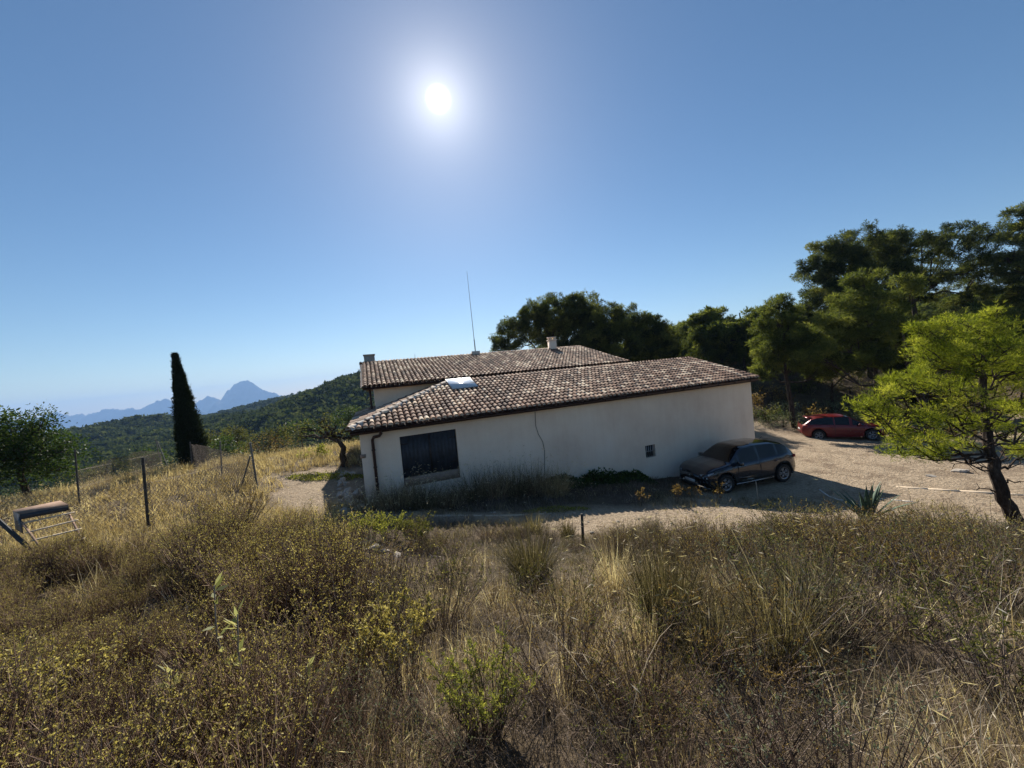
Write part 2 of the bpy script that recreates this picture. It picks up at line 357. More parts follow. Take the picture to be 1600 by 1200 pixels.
# far mountains -----------------------------------------------------------
m = NT('rock'); p = m.pos()
m.pr(m.ramp(m.noise(.004, 10, .7, p), [(.3, (.05, .055, .04)), (.5, (.10, .095, .08)), (.7, (.2, .185, .165))]), .95, 0, None, .1)
def range_(name, prof, Y0, dep, seed, floor=-262):
    px = np.array([q[0] for q in prof], float); py = np.array([q[1] for q in prof], float)
    P = np.array([tuple(at(a, b, Y0)) for a, b in prof]); N = 420; M_ = 61
    xs = np.linspace(P[0, 0], P[-1, 0], N); zt = np.interp(xs, P[:, 0], P[:, 2]); zt = zt + (vn(xs, xs * 0, .02, seed + 7) * 26 + vn(xs, xs * 0, .05, seed + 8) * 20) * (Y0 / 5200)
    s = np.linspace(-1, 1, M_); XX, SS = np.meshgrid(xs, s); YY = Y0 + SS * dep
    ten = (1 - np.abs(SS)) ** 1.15
    nz = vn(XX, YY, .0035, seed) + .5 * vn(XX, YY, .008, seed + 1) + .3 * vn(XX, YY, .02, seed + 2)
    ZZ = floor + (zt[None] - floor) * np.clip(ten * (1 + (nz - .75) * .5 * np.minimum(1, np.abs(SS) * 6)), 0, 1)
    ii, kk = np.meshgrid(np.arange(M_ - 1), np.arange(N - 1), indexing='ij'); b = ii * N + kk
    return tag(mk(name, np.stack([XX.ravel(), YY.ravel(), ZZ.ravel()], 1), [np.stack([b, b + 1, b + N + 1, b + N], -1).reshape(-1, 4)], 'rock', None, None, True), kind='structure')
range_('mountain_ridge', [(-120, 668), (-40, 660), (40, 658), (72, 648), (90, 644), (100, 649), (115, 649), (128, 644), (134, 650), (150, 645), (170, 637), (185, 640), (205, 639), (225, 638), (242, 628), (262, 622), (275, 632), (290, 640), (310, 628), (325, 618), (337, 621), (345, 625), (352, 615), (365, 602), (380, 594), (392, 597), (405, 606), (420, 612), (440, 618), (480, 640), (560, 650), (640, 640)], 5200, 900, 40)
range_('foothill_ridge', [(60, 690), (120, 672), (200, 660), (255, 648), (290, 652), (312, 640), (335, 655), (380, 660), (440, 655)], 4000, 500, 60)
# ------------------------------------------------------------------ the farmhouse
m = NT('plaster'); tcn = m.pos(); n1 = m.noise(.5, 6, .65, tcn); n2 = m.noise(5, 8, .7, tcn)
sxz = m.n('ShaderNodeMapping'); sxz.inputs['Scale'].default_value = (3.5, 3.5, .35); m.l(tcn, sxz.inputs[0]); n3 = m.noise(1.2, 5, .7, sxz.outputs[0])
c = m.ramp(n1, [(.3, (.76, .61, .48)), (.55, (.88, .745, .60)), (.75, (.90, .79, .66))])
c = m.mix(.10, c, m.ramp(n3, [(.35, (.45, .37, .30)), (.6, (.80, .75, .68))]))
m.pr(c, .92, 0, m.bump(n2, .35, .012), .2)
m = NT('rooftile'); tint = m.attr('tint'); p = m.pos(); f = m.noise(6, 7, .75, p); f2 = m.noise(40, 5, .7, p)
c = m.ramp(tint, [(0, (.07, .036, .026)), (.3, (.17, .09, .058)), (.6, (.33, .19, .125)), (.83, (.56, .39, .27)), (1, (.82, .66, .48))])
c = m.mix(m.ramp(f, [(.45, (0, 0, 0)), (.62, (1, 1, 1))]), c, m.mix(.5, c, (.06, .05, .042)))
c = m.mix(m.ramp(f2, [(.6, (0, 0, 0)), (.72, (1, 1, 1))]), c, (.55, .50, .42))
m.pr(c, .85, 0, m.bump(f2, .4, .004), .3)
simple('mortar', (.58, .52, .45), .95, 0, 12, .25, .01)
simple('concrete', (.36, .33, .28), .95, 0, 7, .25, .01)
simple('brown_metal', (.045, .022, .018), .45, .3, 3, .3)
simple('dark_wood', (.032, .037, .048), .6, 0, 5, .35, .003)
simple('galvanised', (.42, .43, .44), .4, .8, 8, .2)
simple('iron', (.06, .05, .045), .6, .6, 8, .3)
simple('interior', (.02, .018, .016), .9)
simple('sill_stone', (.34, .25, .19), .9, 0, 8, .2, .008)
EAVE = CAMZ - 1.25; SLOPE = .29; MSL = .26
def roof_z(n): return EAVE + (n - 11.9) * SLOPE
house = empty('farmhouse', W(7.5, 14, 1)); tag(house, 'long cream plastered farmhouse with two tiled roofs behind the grey car', 'house')
def hb(mb, name, mat, par=None, **k):
    o = mb.build(name, mat, None, **k); keep(o, house)
    if par is not None: o.parent = par
    return o
ZB = -1.2; WT0, WT1, WN = -.5, 15.48, 12.2
td0, zt_ = tnz(624, 682, WN); td1, _z = tnz(712, 671, WN); _, zb_ = tnz(632, 742, WN); DT, DB = (zt_ + _z) / 2, zb_ - .40
tw0, z0 = tnz(1008, 697, WN); tw1, z1 = tnz(1025, 713, WN); WZ1, WZ0 = z0, z1
wtop = roof_z(12.2) - .04
tb = [WT0, td0, td1, tw0, tw1, WT1]; zbk = sorted([ZB, DB, WZ0, WZ1, DT, wtop])
mb = MB()
def quad(mb, a, b, c, d, tint=.5): mb.add(Warr([a, b, c, d]), np.array([(0, 1, 2, 3)]), tint)
for a in range(5):
    for b in range(5):
        tm, zm = (tb[a] + tb[a + 1]) / 2, (zbk[b] + zbk[b + 1]) / 2
        if (td0 < tm < td1 and DB < zm < DT) or (tw0 < tm < tw1 and WZ0 < zm < WZ1): continue
        quad(mb, (tb[a], WN, zbk[b]), (tb[a + 1], WN, zbk[b]), (tb[a + 1], WN, zbk[b + 1]), (tb[a], WN, zbk[b + 1]))
for (a0, a1, b0, b1, dd) in ((td0, td1, DB, DT, .14), (tw0, tw1, WZ0, WZ1, .16)):
    quad(mb, (a0, WN, b0), (a0, WN, b1), (a0, WN + dd, b1), (a0, WN + dd, b0)); quad(mb, (a1, WN, b1), (a1, WN, b0), (a1, WN + dd, b0), (a1, WN + dd, b1))
    quad(mb, (a0, WN, b1), (a1, WN, b1), (a1, WN + dd, b1), (a0, WN + dd, b1)); quad(mb, (a0, WN, b0), (a0, WN + dd, b0), (a1, WN + dd, b0), (a1, WN, b0))
RN = 15.5                                   # the wing's ridge
quad(mb, (WT0, WN, ZB), (WT0, WN, wtop), (WT0, 18.6, wtop), (WT0, 18.6, ZB))
mb.add(Warr([(WT1, WN, ZB), (WT1, 18.9, ZB), (WT1, 18.9, wtop), (WT1, RN, roof_z(RN) - .05), (WT1, WN, wtop)]), np.array([(0, 1, 2, 3, 4)]))
quad(mb, (WT1, 18.9, ZB), (WT0, 18.9, ZB), (WT0, 18.9, wtop), (WT1, 18.9, wtop))
wall = hb(mb, 'wing_wall', 'plaster')
# main block
MN0, MN1, MR = 16.3, 25.0, 20.4; MEZ = CAMZ - .06; mz = lambda n: MEZ + (n - 15.95) * MSL
mb = MB(); a0, a1 = .05, 11.75; mt = mz(MN0) - .04
quad(mb, (a0, MN0, 0), (a1, MN0, 0), (a1, MN0, mt), (a0, MN0, mt))
quad(mb, (a1, MN1, 0), (a0, MN1, 0), (a0, MN1, mt), (a1, MN1, mt))
for q in (a0, a1): mb.add(Warr([(q, MN0, 0), (q, MN1, 0), (q, MN1, mt), (q, MR, mz(MR) - .05), (q, MN0, mt)]), np.array([(0, 1, 2, 3, 4)]))
hb(mb, 'main_wall', 'plaster')
# roofs: barrel tiles as individual shells
def tiles(mb, o, u, v, nlen, ulen, sp=.178, row=.30, inside=None, seed=1, ends=None):
    """o origin at the eave, u along the eave, v up the slope (3D unit vectors)"""
    g = rs(seed); u = np.array(u); v = np.array(v); nn = np.cross(u, v); nn *= np.sign(nn[2]); o = np.array(o)
    K = 6
    for kind in (0, 1):                      # 0 pans, 1 covers
        us = np.arange(0, ulen, sp) + (sp / 2 if kind else 0); vs = np.arange(-.02, nlen, row)
        UU, VV = np.meshgrid(us, vs); UU = UU.ravel(); VV = VV.ravel()
        if inside is not None: k = inside(UU, VV); UU, VV = UU[k], VV[k]
        N = len(UU); first = VV < row * .5
        UU = UU + g.normal(0, .004, N); ln = .38 + g.normal(0, .01, N); VV = VV + g.normal(0, .008, N)
        r0 = .083 if kind else .085; r1 = .068 if kind else .075
        ang = np.linspace(0, math.pi, K + 1); pts = []
        yaw = g.normal(0, .012, N)
        for e, (rad, vo) in enumerate(((r0, 0), (r1, 1))):
            for th_ in (1, .82):
                rr_ = rad * th_
                for a in ang:
                    x_ = math.cos(a) * rr_; h_ = math.sin(a) * rr_ * (1 if kind else -.55)
                    lift = (.055 if kind else .03) + (.022 if e == 0 else 0)
                    P = o + u * (UU + x_ + vo * yaw * ln)[:, None] + v * (VV + vo * ln)[:, None] + nn * (h_ + lift)
                    pts.append(P)
        Vt = np.stack(pts, 1).reshape(-1, 3); b = np.arange(N)[:, None] * 4 * (K + 1); k1 = K + 1; Fq = []
        for s_ in range(K):
            Fq.append(b + np.array([[s_, s_ + 1, 2 * k1 + s_ + 1, 2 * k1 + s_]]))        # outer shell
            Fq.append(b + np.array([[s_, k1 + s_, k1 + s_ + 1, s_ + 1]]))                # lower rim
        tn_ = np.clip(g.beta(1.3, 1.25, N) + (.05 if kind else -.45) + vn(UU, VV, .8, seed) * .35, 0, 1)
        mb.add(Vt, np.concatenate(Fq), np.repeat(tn_, 4 * k1))
        if kind and ends is not None:
            for q in np.where(first)[0]:
                a = np.linspace(0, math.pi, 9); P = o + u * (UU[q] + np.cos(a) * .068)[:, None] + v * (VV[q] + .025) + nn * (np.sin(a) * .068 + .066)[:, None]
                ends.add(P, np.array([tuple(range(9))]))
def uv3(t, n, z): return np.array(W(t, n, z))
sl = math.hypot(1, SLOPE)
vU = np.array(W(0, 1 / sl, SLOPE / sl)); tU = np.array(W(1, 0, 0))
RT0, RT1 = -.75, 15.6; HD = RN - 11.9
mb = MB(); ends = MB()
tiles(mb, W(RT0, 11.9, EAVE), tU, vU, HD * sl, RT1 - RT0, inside=lambda a, b: a - .05 > b / sl, seed=3, ends=ends)
hb(mb, 'tiled_roof', 'rooftile', tint=True, smooth=True, sharp=50)
roofw = [c for c in house.children if c.name.startswith('tiled_roof')][0]; roofw['label'] = 'lower tiled roof over the front wing'
hb(ends, 'tile_end_mortar', 'mortar', roofw)
# left hip slope and the back slope
mb = MB(); hu = np.array(W(0, -1, 0)); hv = np.array(W(1 / sl, 0, SLOPE / sl))
tiles(mb, W(RT0, 19.3, EAVE), hu, hv, HD * sl, 7.4, inside=lambda a, b: (7.4 - a - .05 > b / sl) & (a > b / sl), seed=4)
hb(mb, 'hip_slope', 'rooftile', roofw, tint=True, smooth=True, sharp=50)
mb = MB(); bv = np.array(W(0, -1 / sl, SLOPE / sl))
tiles(mb, W(RT1, 19.3, EAVE), -tU, bv, HD * sl, RT1 - 11.9, seed=6)
hb(mb, 'back_slope', 'rooftile', roofw, tint=True, smooth=True, sharp=50)
# ridge, hip and verge caps with their bed of mortar
def capline(a, b, mat='rooftile', rad=.10, par=None, mortar=True, name='ridge_tiles', seed=5, lift=.02):
    a = np.array(a); b = np.array(b); d = b - a; ln = np.linalg.norm(d); d /= ln; s_ = np.cross(d, (0, 0, 1)); s_ /= np.linalg.norm(s_); nn = np.cross(s_, d)
    mb = MB(); g = rs(seed); q = 0
    while q < ln - .1:
        ang = np.linspace(-.15, math.pi + .15, 9); l2 = min(.42, ln - q); P = []
        for e, rad_ in ((q, rad * 1.06), (q + l2, rad * .9)):
            P.append(a + d * e + s_ * (np.cos(ang) * rad_)[:, None] + nn * (np.sin(ang) * rad_ + lift + (.02 if e == q else 0))[:, None])
        i_ = np.arange(8); mb.add(np.concatenate(P), np.stack([i_, i_ + 1, i_ + 10, i_ + 9], 1), float(np.clip(g.normal(.62, .2), 0, 1))); q += .34
    r = hb(mb, name, mat, par, tint=True, smooth=True, sharp=60)
    if mortar:
        m2 = MB(); n_ = max(2, int(ln / .15)); k = np.linspace(0, 1, n_); w1 = rad * 1.35
        P = []
        for side, hgt in ((-w1, 0.03), (-rad * .9, lift + .04), (rad * .9, lift + .04), (w1, 0.03)):
            P.append(a + (b - a) * k[:, None] + s_ * (side + g.normal(0, .008, n_))[:, None] + nn * hgt)
        Vx = np.concatenate(P); i_ = np.arange(n_ - 1)
        m2.add(Vx, np.concatenate([np.stack([i_ + r_ * n_, i_ + 1 + r_ * n_, i_ + 1 + (r_ + 1) * n_, i_ + (r_ + 1) * n_], 1) for r_ in range(3)]))
        hb(m2, 'mortar_bed', 'mortar', r)
    return r
RZ = roof_z(RN)
capline(W(RT0, 11.9, EAVE + .02), W(RT0 + HD, RN, RZ + .02), rad=.115, par=roofw, seed=9, mat='mortar')
capline(W(11.8, RN, RZ), W(RT1, RN, RZ), rad=.08, par=roofw, seed=10)
capline(W(RT1 - .03, 11.9, EAVE), W(RT1 - .03, RN, RZ), rad=.085, par=roofw, name='verge_tiles', seed=11)
# under-boards, fascia, gutter
mb = MB()
def slab(mb, P, th_=.05):
    b = [(x, y, z - th_) for x, y, z in P]; mb.hexa([W(*q) for q in b], [W(*q) for q in P])
slab(mb, [(RT0 + .02, 11.93, EAVE - .005), (RT1 - .02, 11.93, EAVE - .005), (RT1 - .02, RN, RZ - .005), (RT0 + HD, RN, RZ - .005)])
slab(mb, [(RT0 + HD, RN, RZ - .005), (RT1 - .02, RN, RZ - .005), (RT1 - .02, 19.25, EAVE - .005), (RT0 + .02, 19.25, EAVE - .005)])
mb.add(Warr([(RT0 + .02, 11.93, EAVE - .005), (RT0 + HD, RN, RZ - .005), (RT0 + .02, 19.25, EAVE - .005)]), np.array([(0, 1, 2)]))
hb(mb, 'roof_deck', 'brown_metal', roofw)
def gutter(a, b, name='gutter'):
    mb = MB(); a = np.array(a); b = np.array(b); d = b - a; ln = np.linalg.norm(d); d /= ln; s_ = np.array(W(0, 1, 0)); K = 8
    ang = np.linspace(math.pi, 2 * math.pi, K + 1); P = []
    for e in (a, b):
        for r_ in (.062, .056): P.append(e + s_ * (np.cos(ang) * r_)[:, None] + np.array([0, 0, 1]) * (np.sin(ang) * r_)[:, None])
    V_ = np.concatenate(P); k1 = K + 1; i_ = np.arange(K); F_ = []
    for off in (0, k1): F_.append(np.stack([off + i_, off + i_ + 1, off + 2 * k1 + i_ + 1, off + 2 * k1 + i_], 1))
    F_.append(np.array([[0, k1, 3 * k1, 2 * k1], [K, K + k1, K + 3 * k1, K + 2 * k1]])); F_.append(np.stack([i_, i_ + 1, i_ + k1 + 1, i_ + k1], 1))
    mb.add(V_, np.concatenate(F_))
    q = .4
    while q < ln: mb.box(a + d * q + np.array([0, 0, -.03]), (.02, .14, .075), rz=math.atan2(TV[1], TV[0])); q += .9
    return hb(mb, name, 'brown_metal')
gutter(W(RT0 + .02, 11.84, EAVE - .0), W(RT1 - .02, 11.84, EAVE - .0))
gutter(W(-.35, 15.88, MEZ + .0), W(11.95, 15.88, MEZ + .0))
mb = MB()
slab(mb, [(RT0 + .03, 11.91, EAVE - .056), (RT1 - .03, 11.91, EAVE - .056), (RT1 - .03, 12.19, EAVE - .02), (RT0 + .03, 12.19, EAVE - .02)], .06)
hb(mb, 'fascia', 'brown_metal')
# main roof
MT0, MT1 = -.35, 11.95; sm = math.hypot(1, MSL); vM = np.array(W(0, 1 / sm, MSL / sm)); bM = np.array(W(0, -1 / sm, MSL / sm))
mb = MB(); tiles(mb, W(MT0, 15.95, MEZ), tU, vM, (MR - 15.95) * sm, MT1 - MT0, seed=13); roofm = hb(mb, 'tiled_roof', 'rooftile', tint=True, smooth=True, sharp=50); roofm['label'] = 'upper tiled roof over the main block behind'
mb = MB(); tiles(mb, W(MT1, 26.3, mz(MR) - 5.3 * MSL), -tU, bM, 5.3 * sm, MT1 - MT0, seed=14); hb(mb, 'back_slope', 'rooftile', roofm, tint=True, smooth=True, sharp=50)
mb = MB()
slab(mb, [(MT0 + .02, 15.98, MEZ - .005), (MT1 - .02, 15.98, MEZ - .005), (MT1 - .02, MR, mz(MR) - .005), (MT0 + .02, MR, mz(MR) - .005)])
slab(mb, [(MT0 + .02, MR, mz(MR) - .005), (MT1 - .02, MR, mz(MR) - .005), (MT1 - .02, 26.25, mz(MR) - 5.25 * MSL), (MT0 + .02, 26.25, mz(MR) - 5.25 * MSL)])
hb(mb, 'roof_deck', 'brown_metal', roofm)
capline(W(MT0, MR, mz(MR)), W(MT1, MR, mz(MR)), rad=.10, par=roofm, seed=15)
capline(W(MT1 - .03, 15.95, MEZ), W(MT1 - .03, MR, mz(MR)), rad=.085, par=roofm, name='verge_tiles', seed=16)
capline(W(MT0 + .03, 15.95, MEZ), W(MT0 + .03, MR, mz(MR)), rad=.075, par=roofm, name='verge_tiles', seed=17)
# chimneys
rzh = math.atan2(TV[1], TV[0])
t_, z_ = tnz(576, 556, 21.2)
mb = MB(); mb.box(W(t_ + .02, 21.2, (z_ + mz(MR)) / 2 - .2), (.52, .5, z_ - mz(MR) + .4), rz=rzh); mb.box(W(t_ + .02, 21.2, z_ + .03), (.58, .56, .06), rz=rzh)
hb(mb, 'chimney', 'concrete', roofm)['label'] = 'squat grey block chimney'
t_, z_ = tnz(862, 530, 20.3); zr = mz(20.3)
mb = MB(); mb.box(W(t_, 20.3, (z_ + zr) / 2 - .25), (.38, .38, z_ - zr + .3), rz=rzh); mb.box(W(t_, 20.3, z_ - .06), (.46, .46, .05), rz=rzh)
for a in (-1, 1):
    for b in (-1, 1): mb.box(W(t_ + a * .14, 20.3 + b * .14, z_ + .02), (.07, .07, .12), rz=rzh)
mb.box(W(t_, 20.3, z_ + .1), (.42, .42, .04), rz=rzh)
hb(mb, 'chimney', 'plaster', roofm)['label'] = 'cream plastered chimney with a raised cap'
t_, z_ = tnz(743, 551, MR)
mb = MB(); mb.box(W(t_, MR, mz(MR) + .12), (.42, .3, .3), rz=rzh); hb(mb, 'mast_footing', 'mortar', roofm)
# antenna
p0 = Vector(W(t_, MR, mz(MR) + .2)); top = at(729.5, 424, p0.y)
ant = empty('antenna', p0); tag(ant, 'tall thin whip antenna on the ridge of the upper roof', 'antenna')
mb = MB(); mb.tube([p0, p0 + (top - p0) * .16], .032, 8); keep(mb.build('mast', 'galvanised', None, smooth=True), ant)
mb = MB(); mb.tube([p0 + (top - p0) * .155, p0 + (top - p0) * .5, p0 + (top - p0) * .8, top], [.02, .016, .012, .008], 6); keep(mb.build('whip', 'galvanised', None, smooth=True), ant)
t2, z2 = tnz(648, 553, 21.4); mb = MB(); mb.tube([W(t2, 21.4, mz(MR) - .2), W(t2, 21.4, z2)], .012, 5); o = rebase(mb.build('vent_rod', 'galvanised'), W(t2, 21.4, mz(MR) - .2)); tag(o, 'short thin metal rod poking up behind the upper ridge', 'rod')
# tv aerial bracket at the left verge
mb = MB(); b0 = Vector(W(MT0, 20, mz(20))); t3, z3 = tnz(560, 580, 20); b1 = Vector(W(t3, 20, z3)); mb.tube([b0, b1], .012, 5); mb.tube([b1 + Vector((0, 0, .12)), b1 - Vector((0, 0, .25))], .01, 5)
o = rebase(mb.build('wall_bracket', 'iron'), b0); tag(o, 'small thin bracket sticking out left of the upper roof verge', 'bracket')
# downpipes
def pipe(pts, name='downpipe', rad=.045, lab=None):
    mb = MB(); mb.tube(pts, rad, 10)
    for q in np.linspace(.15, .9, 4):
        P = Vector(pts[-2]).lerp(Vector(pts[-1]), q); mb.tube([P - Vector((0, 0, .02)), P + Vector((0, 0, .02))], rad * 1.25, 10)
    o = hb(mb, name, 'brown_metal', smooth=True)
    if lab: o['label'] = lab
tp, _ = tnz(585, 700, 12.13); zt0 = EAVE - .05
pipe([W(tp + .22, 11.86, zt0), W(tp + .22, 11.88, zt0 - .10), W(tp + .17, 11.95, zt0 - .17), W(tp + .02, 12.08, zt0 - .20), W(tp - .03, 12.13, zt0 - .28), W(tp - .03, 12.13, 1.2)])
tp, _ = tnz(580, 630, 16.22); pipe([W(tp, 15.92, MEZ - .03), W(tp, 15.98, MEZ - .12), W(tp, 16.22, MEZ - .3), W(tp, 16.22, 1.5)])
# the hanging cable
cz = []
for px, py in ((836, 643), (837, 665), (841, 678), (848, 690), (851, 705), (851, 742)):
    t_, z_ = tnz(px, py, 12.18); cz.append(W(t_, 12.18, z_))
mb = MB(); mb.tube(cz, .008, 5); hb(mb, 'cable', 'iron')
# hatch doors and window
dm = (td0 + td1) / 2 + .02
OB = DB; DB = DB + .29
for k, (a, b) in enumerate(((td0 + .01, dm - .012), (dm + .012, td1 - .01))):
    mb = MB(); n_ = 7; st = (b - a) / n_
    for q in range(n_): mb.box(W(a + st * (q + .5), WN + .10, (DB + DT) / 2), (st - .0015, .035, DT - DB - .02), rz=rzh)
    for zz in (DB + .25, DT - .25): mb.box(W((a + b) / 2, WN + .125, zz), ((b - a) * .96, .02, .09), rz=rzh)
    d_ = hb(mb, 'door_leaf', 'dark_wood')
    for zz in (DB + .25, DT - .25): mb = MB(); mb.box(W(a + .12 if k == 0 else b - .12, WN + .076, zz), (.22, .012, .035), rz=rzh); hb(mb, 'strap_hinge', 'iron', d_)
mb = MB(); mb.box(W(dm, WN + .07, (DB + DT) / 2), (.05, .03, DT - DB - .02), rz=rzh); hb(mb, 'door_post', 'iron')
mb = MB(); mb.box(W((td0 + td1) / 2, WN + .085, OB + .143), (td1 - td0 - .01, .12, .28), rz=rzh); hb(mb, 'door_sill', 'sill_stone')
mb = MB(); mb.box(W((tw0 + tw1) / 2, WN + .15, (WZ0 + WZ1) / 2), (tw1 - tw0, .02, WZ1 - WZ0), rz=rzh); wn = hb(mb, 'window', 'interior')
mb = MB()
for q in (.2, .4, .6, .8): t_ = tw0 + (tw1 - tw0) * q; mb.tube([W(t_, WN + .05, WZ0), W(t_, WN + .05, WZ1)], .011, 6)
mb.tube([W(tw0, WN + .05, (WZ0 + WZ1) / 2), W(tw1, WN + .05, (WZ0 + WZ1) / 2)], .009, 6); hb(mb, 'window_bars', 'galvanised', wn)
t_, z_ = tnz(567, 713, WN - .01); mb = MB(); mb.box(W(t_, WN - .01, z_), (.16, .02, .11), rz=rzh); hb(mb, 'wall_plaque', 'sill_stone')
# solar panel on its rack on the roof
simple('panel_glass', (.03, .035, .05), .06, 0, 3, .1, 0, .8)
m = NT('panel_face'); tcn = m.n('ShaderNodeTexCoord').outputs['Object']
m.pr((.62, .63, .64), .22, 0, None, .9, .6)  # whitish base colour stands in for the sun's glare on the panel
c3 = [at(673, 603, 15.2), at(704, 611, 14.6), at(726, 600, 15.4), at(699, 594, 16.2)]
base = Vector(W(3.3, 14.9, roof_z(14.9) + .17)); sp_ = empty('solar_panel', base); tag(sp_, 'flat glinting solar panel lying on the lower tiled roof', 'solar panel')
Mx = Matrix([(tU[0], vU[0], 0), (tU[1], vU[1], 0), (tU[2], vU[2], 0)]); nrm = np.cross(tU, vU); Mx = Matrix([(tU[i], vU[i], nrm[i]) for i in range(3)])
mb = MB(); mb.box((0, 0, .0), (1.0, 1.35, .035), M=Mx); mb.build('panel_frame', 'galvanised', sp_)
mb = MB(); mb.box(np.array(Mx @ Vector((0, 0, .0195))), (.95, 1.30, .004), M=Mx); mb.build('panel_face', 'panel_face', sp_)
for a in (-.42, .42):
    for b in (-.6, .6): mb = MB(); q = np.array(Mx @ Vector((a, b, -.1))); mb.box(q, (.03, .03, .18), M=Mx); mb.build('rack_foot', 'galvanised', sp_)
# ------------------------------------------------------------------ cars
simple('car_black', (.008, .008, .009), .12, .0, 3, .1, 0, .6, .6)
simple('car_glass', (.006, .007, .008), .05, 0, 3, .05, 0, .4)
simple('tyre', (.018, .018, .018), .85, 0, 20, .3)
simple('rim_metal', (.35, .35, .36), .3, .9, 4, .1)
simple('chrome', (.55, .55, .56), .2, .95, 4, .05)
simple('plate', (.7, .7, .68), .4, 0, 4, .03)
simple('lamp_red', (.22, .01, .01), .6, 0, 4, .1)
simple('lamp_white', (.65, .67, .7), .08, .3, 4, .1)
simple('grey_paint', (.030, .036, .052), .24, .75, 2, .08, 0, .5, .8)
simple('red_paint', (.15, .004, .006), .35, .2, 2, .08, 0, .5, .5)
def car(name, label, paint, P, wheels, loc, rz, roofmat=None, detail='suv', group=None):
    root = empty(name, loc, rz); tag(root, label, 'car', group)
    L2 = P['L'] / 2; wr = wheels['r']; xs = sorted(set(list(np.linspace(-L2, L2, 61)) + P['xs']))
    f = lambda k, x: float(np.interp(x, [q[0] for q in P[k]], [q[1] for q in P[k]]))
    rows = []
    for x in xs:
        zb, zbelt, zt, wd = f('bot', x), f('belt', x), f('top', x), f('w', x)
        zt = max(zt, zbelt + .015); gh_ = max(0, zt - zbelt)
        for wx in wheels['x']:
            dd = abs(x - wx); ra = wr + .065
            if dd < ra: zb = max(zb, wr + math.sqrt(ra * ra - dd * dd) * .98)
        zm = zb + (zbelt - zb) * .45
        wt = wd - min(.30, .045 + gh_ * .40); 
        sec = [(0, zb - .0), (wd * .80, zb), (wd - .015, zb + .02), (wd + .012, zb + (zm - zb) * .55), (wd + .005, zm), (wd - .012, zm + (zbelt - zm) * .6), (wd - .035, zbelt - .02), (wd - .055, zbelt),
               (wt + .02, zt - .05 if gh_ > .12 else zbelt + (zt - zbelt) * .5), (wt - .06, zt - .012 if gh_ > .12 else zt - .004), (wt * .6, zt + .0 + .008 * (gh_ > .12)), (0, zt + .018)]
        rows.append(sec)
    ns = len(rows[0]); Vv = []
    for x, sec in zip(xs, rows):
        for y, z in sec: Vv.append((x, y, z))
    off = len(Vv)
    for x, sec in zip(xs, rows):
        for y, z in sec: Vv.append((x, -y, z))
    Vv = np.array(Vv); bod, win, scr, rf, skirt = [], [], [], [], []
    for a in range(len(xs) - 1):
        xm = (xs[a] + xs[a + 1]) / 2
        gt = f('top', xm) - f('belt', xm)
        for s_ in range(ns - 1):
            q = [a * ns + s_, (a + 1) * ns + s_, (a + 1) * ns + s_ + 1, a * ns + s_ + 1]; q2 = [off + k for k in q][::-1]
            pil = any(abs(xm - p_) < .045 for p_ in P['pillars'])
            tgt = bod
            if s_ == 7 and P['side'][0] < xm < P['side'][1] and not pil and gt > .12: tgt = win
            elif s_ >= 8 and gt > .03 and (P['ws'][0] < xm < P['ws'][1] or P['rw'][0] < xm < P['rw'][1]): tgt = scr if s_ >= 9 else bod
            elif s_ >= 7 and P['rw'][1] <= xm <= P['ws'][0]: tgt = rf
            elif s_ <= 2 and detail == 'suv' : tgt = skirt
            tgt += [q, q2]
    for a in (0, len(xs) - 1):
        for s_ in range(ns - 1):
            q = [a * ns + s_, a * ns + s_ + 1, off + a * ns + s_ + 1, off + a * ns + s_]; bod.append(q if a else q[::-1])
    def prt(nm, fs, mat, lab=None):
        if not fs: return
        u = np.unique(np.array(fs)); mp = {k: i for i, k in enumerate(u)}; q = np.array([[mp[k] for k in r] for r in fs])
        o = mk(nm, Vv[u], [q], mat, root, None, True, 38)
        if lab: o['label'] = lab
        return o
    body = prt('body', bod, paint); [prt('side_window', [q for q in win if (min(q) >= off) == bool(k_)], 'car_glass') for k_ in (0, 1)]; prt('windscreen', [q for q in scr if Vv[q[0]][0] > 0], 'car_glass'); prt('rear_window', [q for q in scr if Vv[q[0]][0] <= 0], 'car_glass'); prt('roof', rf, roofmat or paint); prt('lower_cladding', skirt, 'car_black')
    mb = MB(); mb.box((0, 0, .32), (P['L'] - .5, P['w0'] * 1.5, .2)); mb.build('underbody', 'tyre', root)
    if detail:
        for wx in wheels['x']:                                   # dark wheel housings
            mb = MB(); a = np.linspace(0, math.pi, 13); ra = wr + .06; yb = P['w0'] - .02
            for sgn in (-1, 1):
                p1 = np.stack([wx + np.cos(a) * ra, np.full(13, sgn * yb), wr + np.sin(a) * ra], 1); p2 = p1.copy(); p2[:, 1] = sgn * (yb - .3); i_ = np.arange(12)
                mb.add(np.concatenate([p1, p2]), np.stack([i_, i_ + 1, i_ + 14, i_ + 13], 1)); 
                mb.add(p2, np.array([tuple(range(13))]))
            mb.build('wheel_housing', 'tyre', root)
